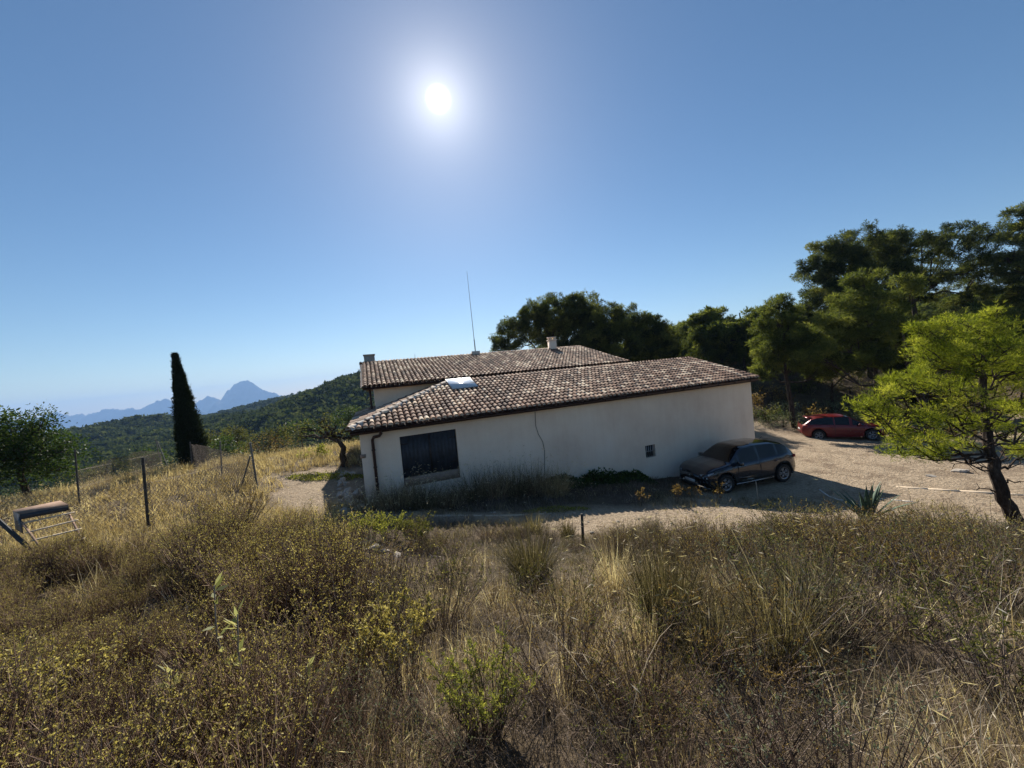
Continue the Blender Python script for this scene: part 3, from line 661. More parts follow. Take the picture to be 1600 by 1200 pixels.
    for wx in wheels['x']:
        for sgn in (-1, 1):
            we = bpy.data.objects.new('wheel', None); COL.objects.link(we); we.parent = root; we.location = (wx, sgn * (P['w0'] - .10), wr)
            mb = MB(); n_ = 32; a = np.arange(n_) * 2 * math.pi / n_; pr = [(wr * .66, -.10), (wr * .93, -.11), (wr, -.08), (wr, .08), (wr * .93, .11), (wr * .66, .10)]
            Vt = np.concatenate([np.stack([np.cos(a) * r_, np.full(n_, y_), np.sin(a) * r_], 1) for r_, y_ in pr]); i_ = np.arange(n_); j_ = (i_ + 1) % n_
            mb.add(Vt, np.concatenate([np.stack([k * n_ + i_, k * n_ + j_, (k + 1) * n_ + j_, (k + 1) * n_ + i_], 1) for k in range(5)])); mb.build('tyre', 'tyre', we, smooth=True, sharp=40)
            mb = MB(); yo = sgn * .075
            mb.add(np.concatenate([np.stack([np.cos(a) * wr * r_, np.full(n_, y_), np.sin(a) * wr * r_], 1) for r_, y_ in ((.66, sgn * .1), (.60, sgn * .1), (.58, -sgn * .02))]), np.concatenate([np.stack([k * n_ + i_, k * n_ + j_, (k + 1) * n_ + j_, (k + 1) * n_ + i_], 1) for k in range(2)]))
            for k in range(5):
                for dq in (-.17, .17):
                    t0, t1 = k * 1.2566 + dq * .6, k * 1.2566 + dq * 1.25; p0 = np.array((math.cos(t0) * wr * .12, yo, math.sin(t0) * wr * .12)); p1 = np.array((math.cos(t1) * wr * .62, yo + sgn * .015, math.sin(t1) * wr * .62))
                    d_ = p1 - p0; s_ = np.array((-d_[2], 0, d_[0])); s_ /= np.linalg.norm(s_); yv = np.array((0, sgn * .025, 0))
                    b_ = [p0 - s_ * .018, p0 + s_ * .018, p1 + s_ * .022, p1 - s_ * .022]; mb.hexa([q - yv for q in b_], b_)
            mb.tube([(0, yo - sgn * .03, 0), (0, yo + sgn * .012, 0)], wr * .17, 14); mb.build('rim', 'rim_metal', we)
            mb = MB(); mb.add(np.stack([np.cos(a) * wr * .6, np.full(n_, -sgn * .02), np.sin(a) * wr * .6], 1), np.array([tuple(range(n_))])); mb.build('brake_disc', 'tyre', we)
    return root, f
capt = dict(L=4.23, w0=.90, xs=[.95, .25, -1.95], pillars=[-.32, -1.18, .62],
    bot=[(-2.115, .42), (-2.0, .30), (-1.7, .2), (1.7, .2), (1.95, .26), (2.115, .38)],
    belt=[(-2.115, .80), (-2.02, .98), (-1.6, 1.10), (-.3, 1.02), (.95, .98), (1.55, .92), (1.9, .82), (2.05, .72), (2.115, .60)],
    top=[(-2.115, .82), (-2.02, 1.02), (-1.92, 1.18), (-1.55, 1.46), (-1.1, 1.54), (-.3, 1.575), (.2, 1.54), (.45, 1.44), (1.02, 1.05), (1.2, 1.02), (1.6, .97), (1.9, .87), (2.05, .75), (2.115, .62)],
    w=[(-2.115, .66), (-2.05, .78), (-1.85, .86), (-1.4, .905), (-.8, .88), (.5, .88), (1.3, .905), (1.75, .87), (1.98, .78), (2.08, .68), (2.115, .58)],
    side=(-1.72, .80), ws=(.30, 1.0), rw=(-1.98, -1.52))
f0 = gp(1135, 771); r0 = gp(1222, 762); print('front', f0, 'rear', r0)
cdir = -math.atan2(1.0, 2.75)
ux = (-math.cos(math.atan2(TV[1], TV[0])), -math.sin(math.atan2(TV[1], TV[0])))
rzc = math.atan2(ux[1], ux[0]) + R(-6)
ux = (math.cos(rzc), math.sin(rzc)); 
cpos = Vector((8.0, 14.2, 0)); cpos.z = (G(6.9, 13.8) + G(9.3, 14.7)) / 2 - .0
print('car', cpos, 'px needed')
root, f = car('parked_car', 'dark grey crossover parked with its nose against the cream wall', 'grey_paint', capt, dict(r=.345, x=[1.28, -1.36]), cpos, rzc, 'car_black')
def bx(name, mat, c, s, par=None, rz=0, lab=None):
    mb = MB(); mb.box(c, s, rz=rz); o = mb.build(name, mat, par or root)
    if lab: o['label'] = lab
    return o
def plate_quad(name, mat, pts, th, par):       # a bent slab following given outline, pushed out by th
    mb = MB(); p = np.array(pts, float); n_ = np.cross(p[1] - p[0], p[2] - p[0]); n_ /= np.linalg.norm(n_); k = len(p)
    i_ = np.arange(k); j_ = (i_ + 1) % k
    mb.add(np.concatenate([p - n_ * th, p + n_ * th]), [np.array([tuple(i_[::-1]), tuple(i_ + k)]), np.stack([i_, j_, j_ + k, i_ + k], 1)]); return mb.build(name, mat, par)
# front end details (x forward)
for s_ in (-1, 1):
    plate_quad('headlight', 'lamp_white', [(2.09, s_ * .50, .74), (1.93, s_ * .79, .79), (1.78, s_ * .865, .83), (1.93, s_ * .795, .72), (2.075, s_ * .56, .67)], .012, root)
    plate_quad('running_light', 'lamp_white', [(2.07, s_ * .62, .66), (1.98, s_ * .755, .655), (1.98, s_ * .76, .60), (2.06, s_ * .66, .60)], .012, root)
    plate_quad('bumper_lip', 'chrome', [(2.14, s_ * .30, .36), (2.13, s_ * .30, .44), (2.03, s_ * .73, .30), (1.93, s_ * .85, .26), (2.04, s_ * .72, .23)], .012, root)
    plate_quad('air_intake', 'car_black', [(2.09, s_ * .55, .52), (1.99, s_ * .77, .52), (2.0, s_ * .77, .36), (2.07, s_ * .62, .42)], .012, root)
    bx('side_strip', 'chrome', (0, s_ * .905, .285), (1.7, .012, .03), lab=None)
    plate_quad('door_moulding', 'car_black', [(.75, s_ * .902, .52), (-.1, s_ * .902, .47), (.12, s_ * .902, .36), (.62, s_ * .902, .36)], .006, root)
    m1 = bx('mirror', 'car_black', (.72, s_ * .99, 1.04), (.12, .2, .13)); 
    for xh in (-.22, -1.05): bx('door_handle', 'grey_paint', (xh, s_ * .893, .88), (.17, .03, .03))
    for xh in (-.32, .70): bx('door_gap', 'tyre', (xh, s_ * .882, .66), (.007, .016, .56))
    bx('tail_light', 'lamp_red', (-2.0, s_ * .70, .92), (.12, .22, .1))
bx('grille', 'car_black', (2.105, 0, .60), (.04, 1.02, .20)); bx('grille', 'car_black', (2.11, 0, .32), (.04, 1.1, .14))
mb = MB(); mb.hexa([(2.13, -.05, .61), (2.13, 0, .54), (2.13, .05, .61), (2.13, 0, .69)], [(2.142, -.04, .61), (2.142, 0, .555), (2.142, .04, .61), (2.142, 0, .675)]); mb.build('emblem', 'chrome', root)
bx('number_plate', 'plate', (2.135, 0, .45), (.012, .52, .11))
root.scale = (.94, .94, .94)
mb = MB(); mb.tube([(-1.25, 0, 1.56), (-1.4, 0, 1.64)], .008, 6); mb.build('aerial', 'car_black', root)
for s_ in (-1, 1):
    mb = MB(); mb.tube([(1.05, s_ * .30 - .1, 1.055), (.98, s_ * .05, 1.075), (.9, s_ * .05 - .3, 1.13)], .008, 5); mb.build('wiper', 'car_black', root)
# red hatchback
hat = dict(L=4.2, w0=.88, xs=[.95, .25, -1.95], pillars=[-.45, .35],
    bot=[(-2.1, .42), (-1.95, .28), (-1.7, .18), (1.7, .18), (1.95, .24), (2.1, .36)],
    belt=[(-2.1, .72), (-2.0, .90), (-1.6, .98), (-.3, .93), (.9, .88), (1.5, .80), (1.9, .70), (2.1, .52)],
    top=[(-2.1, .74), (-2.02, .95), (-1.95, 1.02), (-1.6, 1.30), (-1.3, 1.39), (-.6, 1.44), (0, 1.43), (.3, 1.38), (1.1, .93), (1.2, .91), (1.6, .84), (1.9, .74), (2.1, .54)],
    w=[(-2.1, .68), (-2.0, .80), (-1.7, .87), (-.8, .86), (.5, .86), (1.3, .88), (1.75, .85), (2.0, .72), (2.1, .6)],
    side=(-1.70, .95), ws=(.15, 1.08), rw=(-2.0, -1.62))
rc = gp(1301, 681); print('red', rc); pr_ = Vector((18.4, 21.8, 0)); pr_.z = G(18.4, 21.8)
root2, f = car('parked_car', 'red hatchback parked under the pines at the back of the yard', 'red_paint', hat, dict(r=.32, x=[1.30, -1.28]), pr_, R(-26), None, 'hatch')
root = root2
for s_ in (-1, 1):
    plate_quad('tail_light', 'lamp_red', [(-2.05, s_ * .60, .86), (-1.92, s_ * .83, .88), (-1.80, s_ * .865, .93), (-1.94, s_ * .82, .99), (-2.02, s_ * .62, .97)], .012, root)
    plate_quad('headlight', 'lamp_white', [(2.05, s_ * .50, .62), (1.85, s_ * .80, .74), (1.70, s_ * .85, .76), (1.95, s_ * .76, .62)], .012, root)
    bx('mirror', 'red_paint', (.72, s_ * .96, .93), (.12, .18, .12))
    for xh in (-.6, ): bx('door_handle', 'red_paint', (xh, s_ * .87, .80), (.17, .03, .03))
    bx('door_gap', 'tyre', (-.45, s_ * .868, .6), (.008, .03, .6))
bx('number_plate', 'plate', (-2.105, 0, .62), (.012, .52, .11)); bx('rear_spoiler', 'red_paint', (-1.62, 0, 1.33), (.3, 1.1, .03))

root2.scale = (.9, .92, .93)
# ------------------------------------------------------------------ foliage
leafy('pine_dark', [(0, (.020, .030, .011)), (.5, (.080, .100, .030)), (1, (.24, .245, .07))], .48)
leafy('pine_mid', [(0, (.045, .060, .015)), (.5, (.115, .14, .034)), (1, (.24, .25, .06))], .48)
leafy('pine_young', [(0, (.065, .09, .010)), (.5, (.245, .285, .030)), (1, (.54, .53, .09))], .5)
leafy('cypress_leaf', [(0, (.008, .013, .006)), (1, (.03, .045, .015))], .15)
leafy('broadleaf', [(0, (.02, .04, .012)), (.5, (.05, .085, .02)), (1, (.13, .17, .04))], .4, .5)
leafy('olive_leaf', [(0, (.05, .055, .02)), (.5, (.11, .115, .035)), (1, (.24, .21, .07))], .4)
leafy('dry_leaf', [(0, (.09, .055, .025)), (.5, (.20, .13, .05)), (1, (.38, .28, .11))], .35)
leafy('fresh_leaf', [(0, (.10, .11, .025)), (.5, (.25, .26, .055)), (1, (.48, .46, .13))], .45)
leafy('tip_leaf', [(0, (.13, .10, .04)), (.5, (.36, .30, .10)), (1, (.70, .60, .28))], .42)
leafy('grey_leaf', [(0, (.10, .12, .07)), (1, (.24, .26, .17))], .3)
leafy('straw', [(0, (.07, .05, .036)), (.35, (.24, .175, .12)), (.7, (.58, .475, .34)), (1, (.90, .81, .65))], .42)
leafy('gold_straw', [(0, (.19, .14, .08)), (.4, (.42, .32, .19)), (1, (.74, .62, .43))], .4)
leafy('greenish_grass', [(0, (.05, .043, .026)), (.5, (.18, .15, .09)), (1, (.52, .44, .29))], .38)
leafy('stem', [(0, (.06, .04, .03)), (.5, (.22, .145, .10)), (1, (.52, .38, .27))], .1)
leafy('twig', [(0, (.05, .036, .03)), (.5, (.15, .11, .088)), (1, (.42, .34, .28))], .1)
m = NT('bark'); p = m.n('ShaderNodeTexCoord').outputs['Object']; mp = m.n('ShaderNodeMapping'); mp.inputs['Scale'].default_value = (1, 1, .3); m.l(p, mp.inputs[0])
f = m.noise(16, 8, .75, mp.outputs[0]); m.pr(m.ramp(f, [(.35, (.02, .015, .012)), (.55, (.075, .055, .042)), (.7, (.16, .13, .105))]), .95, 0, m.bump(f, .9, .03), .15)
simple('bark_pale', (.19, .165, .14), .9, 0, 14, .4, .01)
def wig(p0, p1, n, amp, g):
    p0 = np.array(p0, float); p1 = np.array(p1, float); k = np.linspace(0, 1, n)[:, None]; q = p0 + (p1 - p0) * k
    q[1:-1] += g.normal(0, amp, (n - 2, 3)); return q
def pine(name, label, cat, base, trunk, blobs, seed, mat='pine_dark', needle=(.24, .034), per=52, dens=3.2, rtr=.20, group=None, sub=(.22, .42), limbs=True, kup=.35, exp_=.75, bare=0, limb=.6):
    """trunk: list of 3D points from the foot; blobs: (centre, (rx, ry, rz)) in world space"""
    g = rs(seed); base = Vector(base); root = empty(name, base); tag(root, label, cat, group)
    tp = np.array([tuple(p) for p in trunk], float); kk = len(tp)
    mb = MB(); fine = []
    for q in range(kk - 1):
        fine += [tp[q] + (tp[q + 1] - tp[q]) * a + g.normal(0, .02, 3) * (a > 0) for a in (0, .33, .66)]
    fine.append(tp[-1]); fine[0] = tp[0] - np.array([0, 0, .25]); fine = np.array(fine)
    rad = np.linspace(rtr, rtr * .35, len(fine)); mb.tube(fine, rad, 9)
    C, T = [], []
    for bc, br in blobs:
        bc = np.array(tuple(bc), float); br = np.array(br, float); vol = br[0] * br[1] * br[2]
        ns = max(4, int(dens * vol ** exp_ * 5.6)); d = rdir(g, ns); rad_ = g.uniform(.3, 1, ns) ** .5 * (1 + g.normal(0, .16, ns))
        c = bc + d * br * rad_[:, None]; C.append(c)
        if limbs:
            d2 = np.linalg.norm(fine - bc, axis=1) + np.maximum(0, fine[:, 2] - bc[2]) * 2; k = max(int(np.argmin(d2)) - 1, kk)
            k = min(k, len(fine) - 1); l0 = fine[k]; q = wig(l0, bc, 6, .10 * np.linalg.norm(bc - l0) * .5, g); q[1:-1, 2] -= .06 * np.linalg.norm(bc - l0)
            mb.tube(q, np.linspace(rad[k] * limb, .035 * min(1, limb * 1.6), 6), 6)
            for e in range(min(ns, 9)): mb.tube(wig(q[g.integers(2, 6)], c[e], 4, .08, g), [.03 * min(1, limb * 1.6), .024 * min(1, limb * 1.6), .012, .006], 4, caps=False)
    for _b in range(bare):
        l0 = fine[min(len(fine) - 1, 6 + int(g.integers(0, 9)))]; e_ = l0 + np.array([g.uniform(-.9, .3), g.uniform(-.5, .3), g.uniform(.0, .35)]); q = wig(l0, e_, 6, .03, g); mb.tube(q, np.linspace(.02, .004, 6), 5)
        for _c in range(3): mb.tube([q[2 + _c], q[2 + _c] + g.normal(0, .12, 3)], [.008, .003], 4)
    C = np.concatenate(C); ns = len(C)
    sr = g.uniform(sub[0], sub[1], ns); ctint = np.clip(g.normal(.45, .22, ns), 0, 1)
    nt_ = per; cc = np.repeat(C, nt_, 0); off = g.normal(0, .5, (ns * nt_, 3)); off /= np.maximum(1, np.linalg.norm(off, axis=1))[:, None] * .9; off[:, 2] *= .75
    tc_ = cc + off * np.repeat(sr, nt_)[:, None]
    k = 5; q = np.repeat(tc_, k, 0); D = rdir(g, len(q), kup); D += np.repeat(off, k, 0) * .8
    Vl, Fl = leaves(q, D, g.uniform(.6, 1.2, len(q)) * needle[0], needle[1], seed)
    tn_ = np.clip(np.repeat(np.repeat(ctint, nt_ * k) + g.normal(0, .15, len(q)), 4), 0, 1)
    bv_ = np.array(base); fine_o = mb.build('trunk', 'bark', None, smooth=True); keep(fine_o, root)
    o = mk('crown', Vl - bv_, [Fl], mat, root, tn_)
    return root
def pb(px, py, Y, rx, rz, ry=None, q=1.0):
    c = at(px, py, Y); s_ = Y / F * 1.0; return (c, (rx * s_, (ry if ry else (rx + rz) / 2) * s_, rz * s_))
def foot(px, Y, py=640):
    p = at(px, py, Y); return Vector((p.x, Y, G(p.x, Y)))
# pines behind the house
def simple_pine(label, bx_, Y, topy, blobs, seed, mat='pine_dark', bend=0, **k):
    b = foot(bx_, Y); t = at(bx_ + bend, topy, Y); mid = b.lerp(t, .5) + Vector((bend * .01, 0, 0))
    return pine('pine_tree', label, 'tree', b, [b, b.lerp(mid, .6), mid, t], [(c_, (r_[0] * .95, r_[1], r_[2] * 1.22)) for c_, r_ in [pb(*q) for q in blobs]], seed, mat, **k)
simple_pine('broad dark pine rising highest behind the upper roof, right of the antenna', 865, 33, 500, [(870, 492, 33, 42, 26), (908, 487, 33, 34, 24), (835, 500, 33, 28, 24), (800, 525, 33, 26, 22), (782, 540, 33.5, 14, 12), (880, 525, 34, 60, 24), (925, 520, 33, 34, 30)], 21, dens=5.0, rtr=.28)
simple_pine('dark pine with a sloping crown right of the white cap chimney', 985, 31, 515, [(950, 503, 31, 30, 24), (985, 506, 31, 30, 24), (1015, 520, 31, 28, 26), (1040, 535, 31, 26, 24), (975, 545, 31, 50, 26), (1030, 560, 31, 34, 20), (935, 540, 31.5, 24, 28)], 22, dens=5.0, rtr=.25)
simple_pine('thin pale pine with an airy crown above the right end of the lower roof', 1103, 36, 530, [(1098, 520, 36, 20, 14), (1112, 530, 36, 20, 14), (1085, 540, 36, 20, 14), (1105, 560, 36, 34, 20)], 23, 'pine_mid', dens=2.6, rtr=.14)
simple_pine('low rounded pine between the airy pine and the tall green pine', 1150, 40, 545, [(1145, 540, 40, 26, 16), (1172, 545, 40, 26, 16), (1135, 565, 40, 34, 22), (1172, 575, 40, 30, 24)], 24, 'pine_mid', dens=4, rtr=.16)
simple_pine('green pine with a pointed top just right of the house corner', 1240, 24, 500, [(1218, 476, 24, 16, 13), (1232, 492, 24, 18, 12), (1212, 500, 24, 30, 18), (1225, 525, 24, 38, 20), (1205, 548, 24, 34, 18), (1240, 560, 24, 52, 18), (1262, 535, 24.5, 34, 20), (1195, 580, 24, 20, 12), (1290, 575, 24, 30, 16)], 25, 'pine_mid', bend=-18, dens=4.4, rtr=.16)
simple_pine('big dark pine with the leftmost high crown of the right hand grove', 1365, 29, 440, [(1300, 400, 29, 36, 22), (1275, 425, 29, 24, 16), (1268, 408, 29, 12, 9), (1340, 385, 29, 40, 22), (1320, 440, 29, 56, 30), (1395, 385, 29.5, 36, 20), (1380, 440, 30, 50, 36), (1290, 470, 29, 36, 22)], 26, dens=4.2, rtr=.28, bend=-10)
simple_pine('big dark pine in the middle of the right hand grove with sky showing through', 1455, 30, 450, [(1440, 385, 30, 32, 20), (1470, 368, 30, 24, 14), (1425, 372, 30, 20, 12), (1500, 372, 30, 34, 18), (1545, 368, 30, 30, 16), (1480, 420, 30, 50, 26), (1550, 425, 30, 44, 26), (1440, 450, 30.5, 46, 26), (1520, 470, 30, 40, 22)], 27, dens=2.1, rtr=.30, bend=-30)
simple_pine('tallest dark pine cut by the right edge of the view', 1640, 27, 430, [(1600, 335, 27, 22, 16), (1625, 350, 27, 34, 26), (1590, 365, 27, 28, 20), (1600, 410, 27, 38, 26), (1590, 455, 27, 46, 26), (1640, 430, 27, 46, 40), (1570, 395, 27, 30, 16)], 28, dens=2.5, rtr=.3)
simple_pine('lighter green pine spreading in front of the tall dark grove', 1360, 22, 520, [(1350, 445, 22, 26, 18), (1340, 475, 22, 38, 20), (1310, 500, 22, 34, 16), (1385, 480, 22, 34, 18), (1415, 450, 22, 26, 14), (1360, 510, 22, 60, 20), (1310, 535, 22, 48, 14), (1410, 530, 22, 46, 20), (1350, 560, 22, 52, 14), (1285, 560, 22, 30, 12)], 29, 'pine_mid', bend=10, dens=4.0, rtr=.20)
simple_pine('dark leaning pine between the green pine and the right edge', 1470, 21, 520, [(1440, 545, 21, 36, 16), (1475, 520, 21, 40, 20), (1530, 500, 21, 40, 22), (1580, 520, 21, 40, 24), (1500, 560, 21, 46, 18), (1560, 575, 21, 50, 20)], 30, 'pine_dark', bend=-60, dens=3.4, rtr=.22)
simple_pine('low spreading dark pine right behind the red car', 1300, 26.5, 600, [(1250, 570, 26.5, 30, 11), (1290, 562, 26.5, 38, 13), (1335, 568, 26.5, 34, 12)], 34, 'pine_dark', dens=3.6, rtr=.16)
# filler pines of the slope behind: copies of two background trees
grove = []
for k, (px, Y, s_, sd_) in enumerate(((1128, 48, 1, 31), (1195, 46, 1, 32), (1060, 44, 1.1, 33))):
    b = foot(px, Y); h = 5.0 * s_; g = rs(sd_)
    bl = [(b + Vector((g.normal(0, .9), g.normal(0, .9), h * q)), (1.5 * s_ * (1.25 - q * .6), 1.5 * s_ * (1.25 - q * .6), .9 * s_)) for q in (.4, .52, .64, .78, .92)]
    grove.append(pine('pine_tree', 'small pine on the slope behind the yard', 'tree', b, [b, b + Vector((.2, 0, h * .5)), b + Vector((0, 0, h * .95))], bl, sd_, 'pine_mid', needle=(.30, .06), per=40, dens=4.2, rtr=.12, group='small pines on the slope behind the yard'))
g = rs(91)
for k in range(58):
    a = R(g.uniform(3, 60)) if k < 56 else R(g.uniform(28, 58)); r_ = g.uniform(44, 120) if k < 48 else g.uniform(33, 60); x_, y_ = r_ * math.sin(a), r_ * math.cos(a)
    c = copy_tree(grove[k % 3]); c.location = (x_, y_, G(x_, y_)); c.rotation_euler[2] = g.uniform(0, 6.28); q = g.uniform(.7, 1.15); c.scale = (q, q, q * g.uniform(.9, 1.1))
# ------------------------------------------------------------------ young bright pine close on the right
Y0 = 7.9; b = at(1592, 838, Y0); b.z = G(b.x, b.y) - .05
tp = [b, at(1582, 805, 7.9), at(1566, 768, 7.9), at(1553, 735, 7.95), at(1545, 700, 8.0), at(1540, 650, 8.05), at(1536, 590, 8.1), at(1528, 530, 8.1)]
BL = [(1500, 560, 7.9, 46, 34), (1470, 530, 8.0, 34, 24), (1560, 540, 8.0, 44, 34), (1560, 505, 8.1, 22, 16), (1478, 506, 8.0, 20, 14), (1520, 515, 8.2, 26, 18), (1450, 560, 7.9, 32, 22), (1435, 520, 8.1, 10, 14), (1555, 492, 8.1, 7, 13), (1430, 600, 7.8, 38, 20), (1385, 620, 7.6, 28, 15),
      (1350, 632, 7.5, 18, 9), (1375, 650, 7.6, 30, 13), (1420, 655, 7.6, 38, 17), (1450, 690, 7.7, 32, 13), (1400, 685, 7.8, 24, 9), (1480, 640, 7.7, 34, 20), (1500, 605, 7.4, 34, 20), (1400, 598, 7.9, 12, 12), (1600, 570, 8.0, 42, 30), (1620, 520, 8.2, 30, 20), (1640, 600, 7.9, 46, 28), (1590, 625, 8.2, 38, 20), (1650, 560, 8.3, 46, 34), (1620, 660, 8.2, 34, 14), (1530, 660, 8.6, 28, 12), (1560, 595, 8.6, 50, 30), (1490, 580, 8.8, 50, 34), (1500, 662, 7.8, 26, 12), (1585, 665, 8.5, 34, 18), (1610, 705, 8.3, 26, 10), (1505, 690, 8.3, 22, 9), (1455, 712, 7.8, 24, 8), (1410, 708, 7.9, 20, 7), (1560, 640, 7.6, 26, 12), (1575, 700, 8.5, 26, 9), (1540, 560, 7.3, 44, 30), (1690, 600, 8.2, 40, 40)]
pine('young_pine', 'young bright green pine with a leaning dark trunk at the right edge', 'tree', b, tp, [(c_, (r_[0], r_[0] * .9, r_[2])) for c_, r_ in [pb(*q) for q in BL]], 55, 'pine_young', needle=(.10, .0085), per=44, dens=10.5, rtr=.135, sub=(.12, .23), kup=.75, exp_=.62, bare=12, limb=.27)
# ------------------------------------------------------------------ generic leafy shrub / broadleaf tree
def leafy_tree(name, label, cat, base, trunkpts, blobs, seed, mat, leaf=(.07, .04), nper=60, dens=8, rtr=.1, group=None, subr=.3, bark='bark', shape='round', open_=.0):
    g = rs(seed); base = Vector(base); root = empty(name, base); tag(root, label, cat, group); mb = MB()
    tp = np.array([tuple(p) for p in trunkpts], float); mb.tube(tp, np.linspace(rtr, rtr * .5, len(tp)), 8)
    Cs = []
    for bc, br in blobs:
        bc = np.array(tuple(bc), float); br = np.array(br, float); ns = max(5, int(dens * (br[0] * br[1] * br[2]) ** .7 * 3)); d = rdir(g, ns, .1)
        c = bc + d * br * (g.uniform(.25, 1, ns) ** .5)[:, None] * (1 + g.normal(0, .12, ns))[:, None]; Cs.append(c)
        q = wig(tp[-1], bc, 5, .05 * np.linalg.norm(bc - tp[-1]), g); mb.tube(q, np.linspace(rtr * .5, rtr * .15, 5), 5)
        for e in range(min(ns, 24)): mb.tube(wig(q[g.integers(1, 5)], c[e], 4, .04, g), np.array([.16, .12, .08, .04]) * rtr, 4, caps=False)
    C = np.concatenate(Cs); ns = len(C); q = np.repeat(C, nper, 0); off = g.normal(0, subr * .55, q.shape); q = q + off
    D = off / (subr) + rdir(g, len(q), .15); Vl, Fl = leaves(q, D, g.uniform(.7, 1.3, len(q)) * leaf[0], leaf[1], seed)
    ct = np.repeat(np.clip(g.normal(.42, .2, ns), 0, 1), nper) + g.normal(0, .16, len(q))
    keep(mb.build('trunk', bark, None, smooth=True), root); mk('crown', Vl - np.array(base), [Fl], mat, root, np.repeat(np.clip(ct, 0, 1), 4)); return root
def lt(name, label, cat, bpx, Y, tpts, blobs, seed, mat, **k):
    b = foot(*bpx[:1], Y); return leafy_tree(name, label, cat, b, [b - Vector((0, 0, .15))] + [at(*t) for t in tpts], [pb(*q) for q in blobs], seed, mat, **k)
lt('almond_tree', 'leafy green tree at the far left edge beyond the fence', 'tree', (30,), 14.5, [(32, 745, 14.5), (35, 715, 14.5)], [(25, 690, 14.5, 34, 30), (-15, 680, 14.5, 40, 36), (62, 700, 14.5, 34, 26), (5, 655, 14.5, 16, 16), (70, 655, 14.5, 9, 18), (50, 668, 14.5, 22, 18), (100, 705, 14.5, 32, 18), (30, 735, 14.5, 46, 24), (-30, 720, 14, 50, 50), (90, 735, 14.5, 26, 14)], 61, 'broadleaf', leaf=(.11, .05), nper=60, dens=18, subr=.28, rtr=.12)
lt('shrub', 'yellow green bush right of the far left tree, behind the tall fence post', 'shrub', (170,), 20, [(170, 745, 20)], [(165, 735, 20, 26, 15), (185, 728, 20, 22, 13), (150, 742, 20, 24, 12), (120, 745, 20, 26, 12), (205, 742, 20, 16, 12)], 62, 'olive_leaf', leaf=(.08, .04), nper=40, dens=9, subr=.25, rtr=.06)
lt('carob_tree', 'twisted old tree with a bent dark trunk left of the house', 'tree', (531,), 17, [(535, 712, 17), (537, 700, 17), (530, 690, 17), (512, 682, 17)], [(500, 660, 17, 24, 14), (525, 664, 17, 26, 14), (550, 668, 17.3, 22, 14), (480, 670, 17, 22, 12), (515, 675, 17, 32, 10), (470, 682, 17, 12, 8), (552, 684, 17.5, 14, 8)], 63, 'olive_leaf', leaf=(.09, .04), nper=30, dens=7, subr=.22, rtr=.16)
lt('sapling', 'small fresh green sapling beyond the path left of the house', 'tree', (492,), 19, [(492, 722, 19)], [(480, 710, 19, 12, 6), (495, 704, 19, 14, 7), (508, 708, 19, 10, 6)], 64, 'fresh_leaf', leaf=(.10, .06), nper=26, dens=12, subr=.14, rtr=.03)
lt('shrub', 'brownish dry leaved bush behind the braced fence corner', 'shrub', (425,), 22, [(422, 712, 22), (420, 705, 22)], [(420, 692, 22, 24, 14), (445, 696, 22, 20, 12), (400, 700, 22, 16, 10), (435, 708, 22, 26, 9)], 65, 'dry_leaf', leaf=(.08, .04), nper=30, dens=8, subr=.22, rtr=.06)
lt('shrub', 'yellowish bush right of the cypress with reddish tips', 'shrub', (375,), 24, [(375, 715, 24)], [(372, 702, 24, 18, 9), (390, 695, 24, 18, 10), (355, 712, 24, 16, 8)], 66, 'olive_leaf', leaf=(.08, .04), nper=30, dens=8, subr=.22, rtr=.06)
for k, (px, py, Y, rx, rz, mt, lb) in enumerate(((345, 700, 34, 34, 18, 'broadleaf', 'dark rounded tree just right of the cypress'), (370, 680, 40, 26, 14, 'olive_leaf', 'yellow green tree above the fence corner'), (320, 690, 38, 20, 16, 'olive_leaf', 'olive toned tree hugging the cypress on its right'), (470, 670, 45, 30, 14, 'broadleaf', 'dark tree beyond the carob, left of the house'), (430, 682, 40, 26, 12, 'olive_leaf', 'pale olive tree between the dry bush and the hill'), (235, 715, 36, 30, 14, 'broadleaf', 'dark bush left of the cypress beyond the fence'), (545, 650, 50, 26, 14, 'broadleaf', 'dark tree at the left corner of the house far behind'))):
    lt('tree', lb, 'tree', (px,), Y, [(px, py + rz * .6, Y)], [(px, py, Y, rx, rz), (px + rx * .5, py + rz * .3, Y, rx * .6, rz * .7), (px - rx * .5, py + rz * .2, Y, rx * .6, rz * .8), (px, py + rz * .8, Y, rx, rz * .7), (px + rx * .2, py - rz * .5, Y, rx * .4, rz * .5)], 120 + k, mt, leaf=(.17, .10), nper=34, dens=3.2, subr=.4, rtr=.12)
